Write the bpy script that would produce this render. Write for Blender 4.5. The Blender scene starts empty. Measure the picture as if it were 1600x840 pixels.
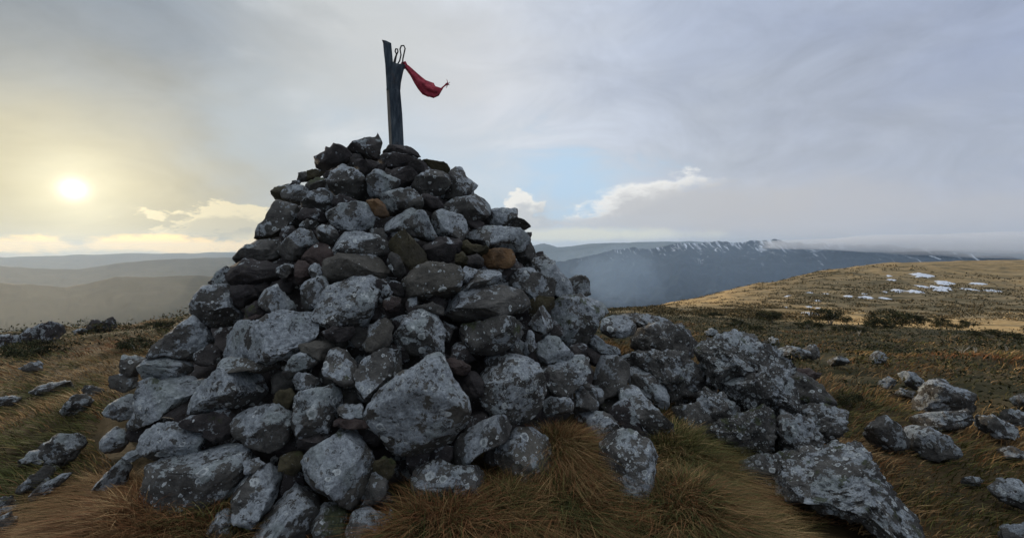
import bpy, math, random
import numpy as np
from mathutils import Vector

S = bpy.context.scene
COL = S.collection
R = math.radians

# ------------------------------------------------------------------ camera
F = 671.0; PIT = math.atan(30 / 671.0); ZC = 1.6
cam = bpy.data.cameras.new('camera'); camo = bpy.data.objects.new('camera', cam); COL.objects.link(camo)
camo.location = (0, 0, ZC); camo.rotation_euler = (math.pi / 2 - PIT, 0, 0)
cam.sensor_width = 36; cam.lens = 36 * F / 1600; cam.clip_start = 0.05; cam.clip_end = 200000
S.camera = camo

# ------------------------------------------------------------------ light
SUN_AZ, SUN_EL = -45.4, 5.6
sd = Vector((math.sin(R(SUN_AZ)) * math.cos(R(SUN_EL)), math.cos(R(SUN_AZ)) * math.cos(R(SUN_EL)), math.sin(R(SUN_EL))))
sl = bpy.data.lights.new('sun', 'SUN'); slo = bpy.data.objects.new('sun', sl); COL.objects.link(slo)
slo.location = (-20, 20, 10); slo.rotation_euler = sd.to_track_quat('Z', 'Y').to_euler()
sl.energy = 3.0; sl.angle = R(6); sl.color = (1.0, .80, .56)
vs = S.view_settings; vs.view_transform = 'Standard'; vs.look = 'None'; vs.exposure = 0.0; vs.gamma = 1.0
vs.use_curve_mapping = False
S.display_settings.display_device = 'sRGB'
S.cycles.max_bounces = 5; S.cycles.diffuse_bounces = 3; S.cycles.volume_bounces = 4; S.cycles.max_bounces = 7
S.cycles.use_denoising = True; S.cycles.use_adaptive_sampling = True; S.cycles.adaptive_threshold = 0.008
S.cycles.sample_clamp_indirect = 4

class NT:
    """small node-graph writer"""
    def __init__(s, tree):
        s.t = tree; s.n = tree.nodes; s.l = tree.links; s.n.clear()
    def node(s, typ, **kw):
        n = s.n.new(typ)
        for k, v in kw.items(): setattr(n, k, v)
        return n
    def put(s, sock, v):
        if v is None: return
        if hasattr(v, 'links') or hasattr(v, 'is_linked'): s.l.new(v, sock)
        else:
            if sock.type == 'RGBA' and not isinstance(v, (int, float)) and len(v) == 3: v = (*v, 1)
            sock.default_value = v
    def m(s, op, a, b=None, c=None, clamp=False):
        n = s.node('ShaderNodeMath', operation=op, use_clamp=clamp)
        s.put(n.inputs[0], a); s.put(n.inputs[1], b); s.put(n.inputs[2], c); return n.outputs[0]
    def v(s, op, a, b=None, out=0):
        n = s.node('ShaderNodeVectorMath', operation=op)
        s.put(n.inputs[0], a)
        if op == 'SCALE': s.put(n.inputs[3], b)
        else: s.put(n.inputs[1], b)
        return n.outputs['Value'] if op in ('DOT_PRODUCT', 'LENGTH', 'DISTANCE') else n.outputs[0]
    def noise(s, vec, scale, detail=4, rough=.55, out='Fac', dist=0.0, lac=2.0):
        n = s.node('ShaderNodeTexNoise'); s.put(n.inputs['Vector'], vec); s.put(n.inputs['Scale'], scale)
        n.inputs['Detail'].default_value = detail; n.inputs['Roughness'].default_value = rough
        n.inputs['Distortion'].default_value = dist; n.inputs['Lacunarity'].default_value = lac
        return n.outputs[out]
    def ss(s, x, lo, hi):
        n = s.node('ShaderNodeMapRange', interpolation_type='SMOOTHSTEP')
        s.put(n.inputs[0], x); s.put(n.inputs[1], lo); s.put(n.inputs[2], hi); n.inputs[3].default_value = 0; n.inputs[4].default_value = 1
        return n.outputs[0]
    def mix(s, f, a, b, blend='MIX'):
        n = s.node('ShaderNodeMix', data_type='RGBA', blend_type=blend)
        s.put(n.inputs[0], f); s.put(n.inputs[6], a); s.put(n.inputs[7], b); return n.outputs[2]
    def ramp(s, f, stops):
        n = s.node('ShaderNodeValToRGB'); s.put(n.inputs[0], f); e = n.color_ramp.elements
        while len(e) < len(stops): e.new(.5)
        for q, (p, c) in zip(e, stops): q.position = p; q.color = (*c, 1)
        return n.outputs[0]

# ------------------------------------------------------------------ sky
def pixdir(x, y):
    a, b = x - 800.0, -(y - 420.0)
    cp, sp = math.cos(PIT), math.sin(PIT)
    d = np.array([a, F * cp + b * sp, -F * sp + b * cp]); return d / np.linalg.norm(d)
W = bpy.data.worlds.new('World'); S.world = W; W.use_nodes = True
g = NT(W.node_tree)
tc = g.node('ShaderNodeTexCoord'); D = g.v('NORMALIZE', tc.outputs['Generated'])
sep = g.node('ShaderNodeSeparateXYZ'); g.l.new(D, sep.inputs[0]); dx, dy, dz = sep.outputs
el = g.m('ARCSINE', dz)                       # elevation
az = g.m('ARCTAN2', dx, dy)                   # azimuth, 0 = ahead
sky = g.node('ShaderNodeTexSky', sky_type='NISHITA'); sky.sun_disc = False
sky.sun_elevation = R(SUN_EL); sky.sun_rotation = R(SUN_AZ) % (2 * math.pi); sky.altitude = 1700
nis = g.v('SCALE', sky.outputs[0], 0.10)
# stretched cloud-space: flatter clouds towards the horizon
cv = g.node('ShaderNodeCombineXYZ'); g.put(cv.inputs[0], dx); g.put(cv.inputs[1], dy); g.put(cv.inputs[2], g.m('MULTIPLY', dz, 2.2))
n1 = g.noise(cv.outputs[0], 2.2, 5, .5); n2 = g.noise(cv.outputs[0], 6.5, 6, .58); 
# overcast colour: one ramp round the horizon, one higher up, blended by elevation
nw = g.m('MULTIPLY', g.m('SUBTRACT', n1, .5), .55)
azn = g.m('ADD', g.m('ADD', az, nw), g.m('MULTIPLY', g.m('SUBTRACT', n2, .5), .25))
def azr(stops, sk):
    f = g.m('MULTIPLY_ADD', g.m('SUBTRACT', azn, g.m('MULTIPLY', el, sk)), .5, .5, clamp=True)
    return g.ramp(f, [((a_ + 1) / 2, c_) for a_, c_ in stops])
low = azr([(-.95, (.49, .45, .34)), (-.55, (.52, .48, .38)), (-.2, (.62, .66, .69)), (.15, (.60, .63, .66)), (.55, (.50, .52, .56)), (.95, (.42, .46, .55))], 0)
high = azr([(-.95, (.25, .30, .37)), (-.48, (.32, .365, .42)), (-.33, (.65, .67, .69)), (.05, (.68, .70, .74)), (.5, (.47, .51, .60)), (.95, (.34, .39, .53))], -.25)
over = g.mix(g.ss(g.m('ADD', el, g.m('MULTIPLY', nw, .5)), .05, .40), low, high)
n4 = g.noise(cv.outputs[0], 4.2, 8, .62, dist=.8)
cl = g.m('MULTIPLY_ADD', g.m('SUBTRACT', n1, .5), .35, 1.0); over = g.v('SCALE', over, cl)
cl2 = g.m('MULTIPLY_ADD', g.m('SUBTRACT', n4, .5), .6, 1.0); over = g.v('SCALE', over, cl2); over = g.v('MULTIPLY', over, (.965, 1.0, 1.045))
def blob(x, y, wa, we, hard=1.0, nz=.0, nn=None, rot=0.0):
    """soft elliptical weight around a sky direction; wa/we = half-sizes in radians"""
    d = pixdir(x, y); a0 = math.atan2(d[0], d[1]); e0 = math.asin(d[2])
    A = g.m('SUBTRACT', az, a0); E = g.m('SUBTRACT', el, e0)
    if rot:
        c, s_ = math.cos(rot), math.sin(rot)
        A2 = g.m('ADD', g.m('MULTIPLY', A, c), g.m('MULTIPLY', E, s_)); E = g.m('SUBTRACT', g.m('MULTIPLY', E, c), g.m('MULTIPLY', A, s_)); A = A2
    q = g.m('SQRT', g.m('ADD', g.m('POWER', g.m('ABSOLUTE', g.m('DIVIDE', A, wa)), 2), g.m('POWER', g.m('ABSOLUTE', g.m('DIVIDE', E, we)), 2)))
    if nz: q = g.m('ADD', q, g.m('MULTIPLY', g.m('SUBTRACT', nn, .5), nz * 2.2))
    return g.ss(q, 1.0 + .5 * hard, 1.0 - .5 * hard)
n3 = g.noise(cv.outputs[0], 14, 6, .6)
blue = g.mix(g.ss(el, .0, .3), (.60, .76, .84), (.50, .66, .84))
blue = g.mix(.12, blue, nis)
def lay(base, w, c, k=1.0): return g.mix(g.m('MULTIPLY', w, k, clamp=True), base, c)
colr = over
# thin and open blue areas between the clouds
colr = lay(colr, blob(720, 240, .26, .11, 1.6, 1.6, n4, rot=-.3), blue, .5)
colr = lay(colr, blob(885, 282, .16, .075, 1.7, 2.2, n4, rot=-.15), (.50, .68, .86), .85)
colr = lay(colr, blob(420, 215, .10, .11, 1.7, .9, n2), (.52, .61, .70), .6)
colr = lay(colr, blob(720, 150, .16, .12, 1.8, 1.0, n1), (.66, .665, .675), .7)
colr = lay(colr, blob(560, 60, .20, .16, 1.8, 1.0, n1), (.58, .60, .60), .6)
# cumulus right of the cairn: lit rim first, grey body over it
colr = lay(colr, blob(812, 332, .052, .042, .3, 1.5, n3), (.92, .90, .84), .9)
colr = lay(colr, blob(828, 346, .055, .036, .7, 1.2, n3), (.53, .56, .59), .85)
colr = lay(colr, blob(985, 312, .115, .030, .8, 1.5, n3, rot=.22), (.96, .95, .91), .9)
colr = lay(colr, blob(1075, 326, .17, .045, .8, .8, n3), (.54, .55, .57), .9)
colr = lay(colr, blob(1000, 347, .17, .014, .8, .9, n3), (.55, .57, .60), .8)
colr = lay(colr, blob(1300, 340, .28, .06, 1.4, .8, n2), (.53, .53, .55), .7)
colr = lay(colr, blob(905, 367, .22, .014, .9, .8, n3), (.74, .75, .66), .9)
# clouds and golden streaks at the left horizon
colr = lay(colr, blob(350, 346, .11, .030, .3, 1.8, n3), (.90, .80, .56), .85)
colr = lay(colr, blob(365, 356, .095, .022, .6, 1.2, n3), (.50, .48, .40), .7)
colr = lay(colr, blob(300, 383, .27, .014, .9, 1.6, n3), (1.5, 1.02, .40), .95)
colr = lay(colr, blob(420, 372, .08, .012, .9, 1.0, n3), (.86, .74, .48), .6)
# glow of the veiled sun
dts = g.m('MAXIMUM', g.v('DOT_PRODUCT', D, tuple(sd)), 0)
def gl(p, c, k): return g.v('SCALE', c, g.m('MULTIPLY', g.m('POWER', dts, p), k))
cn = g.node('ShaderNodeCombineXYZ')
def addc(a, b): return g.v('ADD', a, b)
veil = g.m('MULTIPLY_ADD', g.m('SUBTRACT', n2, .5), .8, 1.0)
colr = addc(colr, g.v('SCALE', gl(9, (.055, .036, -.002), 1), veil))
colr = addc(colr, g.v('SCALE', gl(70, (.22, .18, .09), 1), veil))
colr = addc(colr, gl(110, (.17, .155, .095), 1))
colr = addc(colr, gl(700, (.24, .235, .18), 1))
colr = addc(colr, gl(9000, (1.0, .98, .86), 1))
# cooler, darker sky behind the camera and below
back = g.ss(dy, .1, -.6)
colr = g.mix(g.ss(el, .55, .95), colr, (.92, 1.0, 1.12))
colr = g.mix(g.m('MULTIPLY', back, g.ss(el, .95, .45)), colr, (.36, .42, .52))
colr = g.mix(g.ss(el, .01, -.06), colr, (.20, .21, .21))
bg = g.node('ShaderNodeBackground'); g.l.new(colr, bg.inputs[0]); bg.inputs[1].default_value = 1.0
ow = g.node('ShaderNodeOutputWorld'); g.l.new(bg.outputs[0], ow.inputs[0])

# ------------------------------------------------------------------ numpy noise
_rng = np.random.RandomState(7)
_P = _rng.permutation(256); _P = np.concatenate([_P, _P, _P])
_G = _rng.normal(size=(256, 3)); _G /= np.linalg.norm(_G, axis=1)[:, None]
def pnoise(p):
    p = np.asarray(p, float); i = np.floor(p).astype(int); f = p - i; i &= 255
    u = f * f * f * (f * (f * 6 - 15) + 10)
    r = 0
    for a in (0, 1):
        for b in (0, 1):
            for c in (0, 1):
                h = _P[_P[_P[(i[:, 0] + a) & 255] + ((i[:, 1] + b) & 255)] + ((i[:, 2] + c) & 255)]
                gr = _G[h & 255]; q = f - np.array([a, b, c])
                w = (u[:, 0] if a else 1 - u[:, 0]) * (u[:, 1] if b else 1 - u[:, 1]) * (u[:, 2] if c else 1 - u[:, 2])
                r = r + w * (gr * q).sum(1)
    return r * 1.6
def fbm(p, o=4, g_=.5):
    r = 0; a = 1
    for k in range(o): r = r + a * pnoise(np.asarray(p) * 2 ** k + 17.3 * k); a *= g_
    return r

# ------------------------------------------------------------------ mesh helpers
def new_mesh(name, verts, faces, mat, smooth=True, loop_total=None):
    me = bpy.data.meshes.new(name)
    verts = np.asarray(verts, np.float32); faces = np.asarray(faces, np.int32)
    k = faces.shape[1]; nf = len(faces)
    me.vertices.add(len(verts)); me.vertices.foreach_set('co', verts.ravel())
    me.loops.add(nf * k); me.loops.foreach_set('vertex_index', faces.ravel())
    me.polygons.add(nf); me.polygons.foreach_set('loop_start', np.arange(0, nf * k, k, dtype=np.int32))
    me.polygons.foreach_set('loop_total', np.full(nf, k, np.int32))
    if smooth: me.polygons.foreach_set('use_smooth', np.ones(nf, bool))
    me.update(calc_edges=True); me.materials.append(mat); return me
def link(name, me, loc=(0, 0, 0), parent=None):
    o = bpy.data.objects.new(name, me); o.location = loc; COL.objects.link(o)
    if parent: o.parent = parent
    return o
def tag(o, label=None, cat=None, group=None, kind=None):
    if label: o['label'] = label
    if cat: o['category'] = cat
    if group: o['group'] = group
    if kind: o['kind'] = kind
    return o
def fattr(me, name, data, typ='FLOAT'):
    a = me.attributes.new(name, typ, 'POINT'); a.data.foreach_set('value' if typ == 'FLOAT' else 'color', np.asarray(data, np.float32).ravel())
def tube(pts, rad, seg=8):
    pts = np.array(pts, float); n = len(pts); rad = np.broadcast_to(rad, n); V = []; Fc = []
    for i in range(n):
        t = pts[min(i + 1, n - 1)] - pts[max(i - 1, 0)]; t /= np.linalg.norm(t)
        a = np.cross(t, [0.31, 0.9, 0.2]); a /= np.linalg.norm(a); b = np.cross(t, a)
        for k in range(seg):
            w = 2 * math.pi * k / seg; V.append(pts[i] + rad[i] * (a * math.cos(w) + b * math.sin(w)))
    for i in range(n - 1):
        for k in range(seg): Fc.append((i * seg + k, i * seg + (k + 1) % seg, (i + 1) * seg + (k + 1) % seg, (i + 1) * seg + k))
    return np.array(V), np.array(Fc)

# ------------------------------------------------------------------ terrain
CAMP = np.array([0, 0, ZC])
def zpix(x, Y, y):
    d = pixdir(x, y); return ZC + d[2] / d[1] * Y
TAB = {  # column x : [(forward metres, z or 'y<pixel row>')]
 -500: [(.3,0),(2.4,0),(5,.03),(7,-.15),(10,-.5),(14,'y530'),(18,'y533'),(22,'y538'),(30,'y548'),(45,'y560'),(70,'y570'),(110,'y580'),(200,'y585'),(700,-300),(1500,-600),(60000,-600)],
 0:    [(.3,0),(2.4,0),(5,.03),(7,-.15),(10,-.5),(14,'y526'),(18,'y529'),(22,'y534'),(30,'y544'),(45,'y556'),(70,'y568'),(110,'y578'),(200,'y583'),(700,-300),(1500,-600),(60000,-600)],
 150:  [(.3,0),(2.4,.05),(5,.06),(7,-.05),(10,-.35),(14,'y514'),(18,'y517'),(22,'y523'),(30,'y535'),(45,'y550'),(70,'y565'),(110,'y575'),(200,'y580'),(700,-300),(1500,-600),(60000,-600)],
 290:  [(.3,0),(2.4,.03),(5,.1),(7,.05),(10,-.2),(14,'y501'),(18,'y504'),(22,'y510'),(30,'y522'),(45,'y540'),(70,'y560'),(110,'y572'),(200,'y578'),(700,-300),(1500,-600),(60000,-600)],
 600:  [(.3,0),(1.8,0),(5,.12),(7,.12),(10,-.1),(14,'y500'),(18,'y499'),(24,'y500'),(35,'y505'),(50,'y515'),(80,'y530'),(120,'y545'),(220,'y560'),(700,-300),(1500,-600),(60000,-600)],
 900:  [(.3,0),(1.8,0),(5,.15),(7,.12),(10,'y511'),(14,'y505'),(22,'y498'),(36,'y491'),(55,'y488'),(80,'y490'),(120,'y500'),(180,'y515'),(300,'y540'),(700,-300),(1500,-600),(60000,-600)],
 1000: [(.3,0),(2.0,.03),(5,.15),(7,.05),(10,'y518'),(14,'y510'),(24,'y500'),(42,'y492'),(70,'y486'),(100,'y483'),(130,'y483'),(180,'y490'),(300,'y510'),(700,-250),(1500,-600),(60000,-600)],
 1060: [(.3,0),(2.2,.05),(5,.12),(7,0),(10,'y524'),(14,'y515'),(26,'y504'),(45,'y496'),(80,'y488'),(115,'y482'),(150,'y478'),(190,'y476'),(260,'y480'),(700,-200),(1500,-600),(60000,-600)],
 1200: [(.3,0),(2.3,.03),(5,0),(7,-.15),(10,'y542'),(16,'y526'),(28,'y512'),(48,'y501'),(85,'y491'),(125,'y481'),(175,'y469'),(230,'y454'),(310,'y441'),(700,-80),(1500,-600),(60000,-600)],
 1300: [(.3,0),(2.3,0),(5,-.03),(7,-.2),(10,'y548'),(16,'y531'),(28,'y517'),(48,'y505'),(85,'y495'),(130,'y483'),(185,'y463'),(250,'y440'),(340,'y421'),(700,-60),(1500,-600),(60000,-600)],
 1400: [(.3,0),(2.3,0),(5,-.05),(7,-.22),(10,'y551'),(16,'y534'),(28,'y520'),(46,'y509'),(85,'y500'),(130,'y487'),(190,'y462'),(260,'y436'),(370,'y411'),(700,-50),(1500,-600),(60000,-600)],
 1600: [(.3,0),(2.3,0),(5,-.05),(7,-.22),(10,'y554'),(16,'y540'),(28,'y529'),(44,'y519'),(80,'y507'),(130,'y492'),(200,'y463'),(280,'y433'),(400,'y407'),(700,-50),(1500,-600),(60000,-600)],
 2600: [(.3,0),(2.0,0),(4,-.05),(6,-.2),(8,-.6),(13,-1.6),(22,-3),(35,-5),(60,-8),(100,-10),(150,-10),(210,-10),(300,-10),(600,-50),(1500,-600),(60000,-600)],
}
_xs = sorted(TAB); _az = []; _r = []; _z = []
for x in _xs:
    a = math.atan((x - 800) / F); _az.append(a); rr = []; zz = []
    for Y, q in TAB[x]:
        rr.append(math.log(Y / math.cos(a))); zz.append(zpix(x, Y, float(q[1:])) if isinstance(q, str) else q)
    _r.append(rr); _z.append(zz)
_az.insert(0, -2.2); _r.insert(0, _r[0]); _z.insert(0, _z[0]); _az.append(2.2); _r.append(_r[-1]); _z.append(_z[-1])
_az = np.array(_az); _r = np.array(_r); _z = np.array(_z)
AX, AY = pixdir(612, 230)[0] / pixdir(612, 230)[1] * 4.6, 4.6
def terr(x, y, bumps=True):
    x = np.atleast_1d(np.asarray(x, float)); y = np.atleast_1d(np.asarray(y, float))
    az_ = np.clip(np.arctan2(x, y), -2.2, 2.2); r = np.maximum(np.hypot(x, y), .2); lr = np.log(r)
    j = np.clip(np.searchsorted(_az, az_) - 1, 0, len(_az) - 2)
    f = (az_ - _az[j]) / (_az[j + 1] - _az[j]); f = f * f * (3 - 2 * f) * .5 + f * .5
    rk = _r[j] * (1 - f)[:, None] + _r[j + 1] * f[:, None]; zk = _z[j] * (1 - f)[:, None] + _z[j + 1] * f[:, None]
    n = rk.shape[1]
    k = np.clip((rk < lr[:, None]).sum(1) - 1, 0, n - 2); ii = np.arange(len(x))
    t = np.clip((lr - rk[ii, k]) / (rk[ii, k + 1] - rk[ii, k]), 0, 1)
    # hermite with finite-difference slopes (on log r)
    def slope(q):
        a = np.clip(q - 1, 0, n - 1); b = np.clip(q + 1, 0, n - 1)
        return (zk[ii, b] - zk[ii, a]) / np.maximum(rk[ii, b] - rk[ii, a], 1e-6)
    h = rk[ii, k + 1] - rk[ii, k]; m0 = slope(k) * h; m1 = slope(k + 1) * h
    dlt = zk[ii, k + 1] - zk[ii, k]; lim = 3 * np.abs(dlt)
    m0 = np.clip(m0, -lim, lim); m1 = np.clip(m1, -lim, lim)
    t2 = t * t; t3 = t2 * t
    z = (2 * t3 - 3 * t2 + 1) * zk[ii, k] + (t3 - 2 * t2 + t) * m0 + (-2 * t3 + 3 * t2) * zk[ii, k + 1] + (t3 - t2) * m1
    d = np.hypot(x - AX, y - AY); s_ = np.clip((3.7 - d) / 1.4, 0, 1); z = z + .20 * s_ * s_ * (3 - 2 * s_)
    if bumps:
        P = np.stack([x, y, 0 * x], 1)
        w1 = np.exp(-(r / 25.) ** 2)
        z = z + w1 * (.05 * fbm(P * 1.1, 3) + .035 * np.abs(fbm(P * 3.1 + 5, 2)) )
        w2 = np.clip((r - 7) / 10, 0, 1) * np.exp(-(r / 120.) ** 2)
        z = z + w2 * .22 * fbm(P * .45 + 9, 4)
        w3 = np.clip((r - 60) / 80, 0, 1) * np.exp(-(r / 900.) ** 2)
        z = z + w3 * .8 * fbm(P * .06 + 3, 4)
        w4 = np.clip((r - 700) / 800, 0, 1)
        z = z + w4 * 40 * fbm(P * .0009 + 3, 4)
    return z
def ground_hit(x, y, far=900):
    d = pixdir(x, y); t = np.exp(np.linspace(math.log(1.2), math.log(far), 1500)); p = CAMP + d * t[:, None]
    zt = terr(p[:, 0], p[:, 1]); h = np.nonzero(p[:, 2] < zt)[0]
    i = h[0] if len(h) else len(t) - 1
    if len(h) and i > 0:
        a = p[i - 1, 2] - zt[i - 1]; b = p[i, 2] - zt[i]; tt = t[i - 1] + (t[i] - t[i - 1]) * a / (a - b)
    else: tt = t[i]
    return CAMP + d * tt, tt

# cairn envelope
_cz = np.array([-.4, 0, .3, .53, .9, 1.33, 1.8, 2.22, 2.5, 2.72, 2.85, 3.2]); _cr = np.array([2.75, 2.62, 2.5, 2.4, 2.2, 1.92, 1.50, 1.10, .78, .52, .3, -.4])
def cone_hit(x, y):
    d = pixdir(x, y); t = np.linspace(1.2, 7, 1400); p = CAMP + d * t[:, None]
    f = np.hypot(p[:, 0] - AX, p[:, 1] - AY) - np.interp(p[:, 2], _cz, _cr)
    h = np.nonzero(f < 0)[0]; i = h[0] if len(h) else int(np.argmin(f))
    return p[i], t[i], len(h) > 0

# ------------------------------------------------------------------ materials
def mat(name, rough=.9, spec=.3):
    m_ = bpy.data.materials.new(name); m_.use_nodes = True; q = NT(m_.node_tree)
    b = q.node('ShaderNodeBsdfPrincipled'); b.inputs['Roughness'].default_value = rough; b.inputs['Specular IOR Level'].default_value = spec
    o = q.node('ShaderNodeOutputMaterial'); q.l.new(b.outputs[0], o.inputs[0]); return m_, q, b
def bump(q, b, h, st, dist):
    n = q.node('ShaderNodeBump'); n.inputs['Strength'].default_value = st; n.inputs['Distance'].default_value = dist
    q.l.new(h, n.inputs['Height']); q.l.new(n.outputs[0], b.inputs['Normal'])

def stone_material(name, c0, c1, c2):
    m_, q, b = mat(name, .88, .25)
    tc = q.node('ShaderNodeTexCoord'); oi = q.node('ShaderNodeObjectInfo'); ge = q.node('ShaderNodeNewGeometry')
    off = q.v('SCALE', (37., 91., 53.), oi.outputs['Random'])
    P = q.v('ADD', q.v('SCALE', tc.outputs['Object'], q.m('MULTIPLY_ADD', oi.outputs['Alpha'], -.9, 1.9)), off)
    sp = q.node('ShaderNodeSeparateColor'); q.l.new(oi.outputs['Color'], sp.inputs[0]); L, G_, M = sp.outputs
    w = q.noise(P, 6, 3, .5, 'Color'); Pw = q.v('ADD', P, q.v('SCALE', q.v('SUBTRACT', w, (.5, .5, .5)), .09))
    Pf = q.v('ADD', P, q.v('SCALE', q.v('SUBTRACT', q.noise(P, 38, 3, .6, 'Color'), (.5, .5, .5)), .03))
    nb = q.noise(P, 7, 8, .65); nf = q.noise(P, 55, 5, .65); nm = q.noise(P, 2.2, 4, .6)
    base = q.ramp(nb, [(.30, c0), (.5, c1), (.72, c2)])
    base = q.mix(q.m('MULTIPLY', q.ss(nf, .45, .75), .45), base, q.v('SCALE', base, .45))
    base = q.mix(q.m('MULTIPLY', q.ss(nm, .5, .7), .35), base, (.085, .078, .068))
    # broad crustose lichen patches, crisp lobed outline
    sn = q.node('ShaderNodeSeparateXYZ'); q.l.new(ge.outputs['Normal'], sn.inputs[0])
    nl = q.m('ADD', q.m('MULTIPLY', q.noise(Pf, 3.4, 7, .66, lac=2.2), .62), q.m('MULTIPLY', q.noise(Pf, 13, 6, .7), .38))
    up = q.m('MULTIPLY', sn.outputs[2], .045)
    thr = q.m('MULTIPLY_ADD', L, -.17, .605)
    pl = q.m('SUBTRACT', q.m('ADD', nl, up), thr)
    ml = q.ss(pl, 0.0, .018)
    rim = q.m('MULTIPLY', q.ss(pl, .0, .012), q.ss(pl, .035, .014))
    lt = q.noise(P, 30, 8, .78)
    lcol = q.ramp(lt, [(.30, (.075, .080, .080)), (.45, (.20, .215, .225)), (.66, (.46, .49, .50))])
    lcol = q.mix(q.m('MULTIPLY', q.ss(q.noise(P, 4.5, 3, .5), .5, .66), .35), lcol, (.20, .23, .19))
    c = q.mix(ml, base, lcol); c = q.mix(q.m('MULTIPLY', rim, .55), c, (.40, .42, .42))
    # dark eroded pits inside the crust
    pit = q.m('MULTIPLY', q.ss(q.noise(Pf, 15, 6, .75), .56, .62), ml)
    c = q.mix(q.m('MULTIPLY', pit, .85), c, (.035, .034, .033))
    # round rosettes at two sizes
    hb = None
    for sc, k, rad in ((11., 1.0, .36), (24., .95, .38), (52., .9, .34)):
        vo = q.node('ShaderNodeTexVoronoi'); vo.inputs['Scale'].default_value = sc; q.l.new(Pf, vo.inputs['Vector'])
        cs = q.node('ShaderNodeSeparateColor'); q.l.new(vo.outputs['Color'], cs.inputs[0])
        on = q.m('GREATER_THAN', q.m('MULTIPLY_ADD', G_, .66 * k, -.02), cs.outputs[0])
        rr = q.m('MULTIPLY_ADD', cs.outputs[1], rad * .75, rad * .35)
        t = q.m('DIVIDE', vo.outputs['Distance'], rr)
        disc = q.m('MULTIPLY', q.ss(t, 1.0, .90), on)
        ring = q.m('MULTIPLY', q.m('MULTIPLY', q.ss(t, .55, .72), q.ss(t, 1.0, .92)), on)
        col = q.mix(cs.outputs[2], (.19, .205, .215), (.30, .32, .30))
        c = q.mix(q.m('MULTIPLY', disc, .8), c, col)
        c = q.mix(q.m('MULTIPLY', ring, .85), c, (.55, .57, .55))
        hb = disc if hb is None else q.m('MAXIMUM', hb, disc)
    # fine pale speckle
    c = q.mix(q.m('MULTIPLY', q.ss(q.noise(P, 120, 2, .5), .64, .70), .15), c, (.30, .31, .30))
    # moss
    nmz = q.noise(P, 5.5, 6, .65)
    mo = q.ss(q.m('SUBTRACT', q.m('ADD', nmz, q.m('MULTIPLY', sn.outputs[2], .05)), q.m('MULTIPLY_ADD', M, -.28, .73)), 0, .06)
    mo = q.m('MULTIPLY', mo, q.ss(M, .03, .15))
    c = q.mix(q.m('MULTIPLY', mo, .8), c, q.ramp(nf, [(.35, (.018, .024, .010)), (.7, (.085, .095, .035))]))
    q.l.new(c, b.inputs['Base Color'])
    h = q.m('ADD', q.m('MULTIPLY', nb, .7), q.m('ADD', q.m('MULTIPLY', nf, .28), q.m('MULTIPLY', q.m('ADD', ml, hb), .10)))
    h = q.m('ADD', h, q.m('ADD', q.m('MULTIPLY', pit, -.10), q.m('MULTIPLY', lt, .22)))
    bump(q, b, h, .95, .045)
    return m_
MS = {
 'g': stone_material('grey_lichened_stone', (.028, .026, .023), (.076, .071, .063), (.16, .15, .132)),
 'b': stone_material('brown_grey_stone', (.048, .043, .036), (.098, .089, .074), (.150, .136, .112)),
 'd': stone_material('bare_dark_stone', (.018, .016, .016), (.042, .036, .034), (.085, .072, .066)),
 'v': stone_material('olive_stone', (.030, .026, .014), (.060, .050, .026), (.09, .075, .04)),
 'o': stone_material('rusty_orange_stone', (.07, .042, .022), (.17, .092, .040), (.22, .14, .07)),
 'r': stone_material('reddish_brown_stone', (.038, .028, .025), (.065, .046, .040), (.09, .07, .06)),
}

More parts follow.
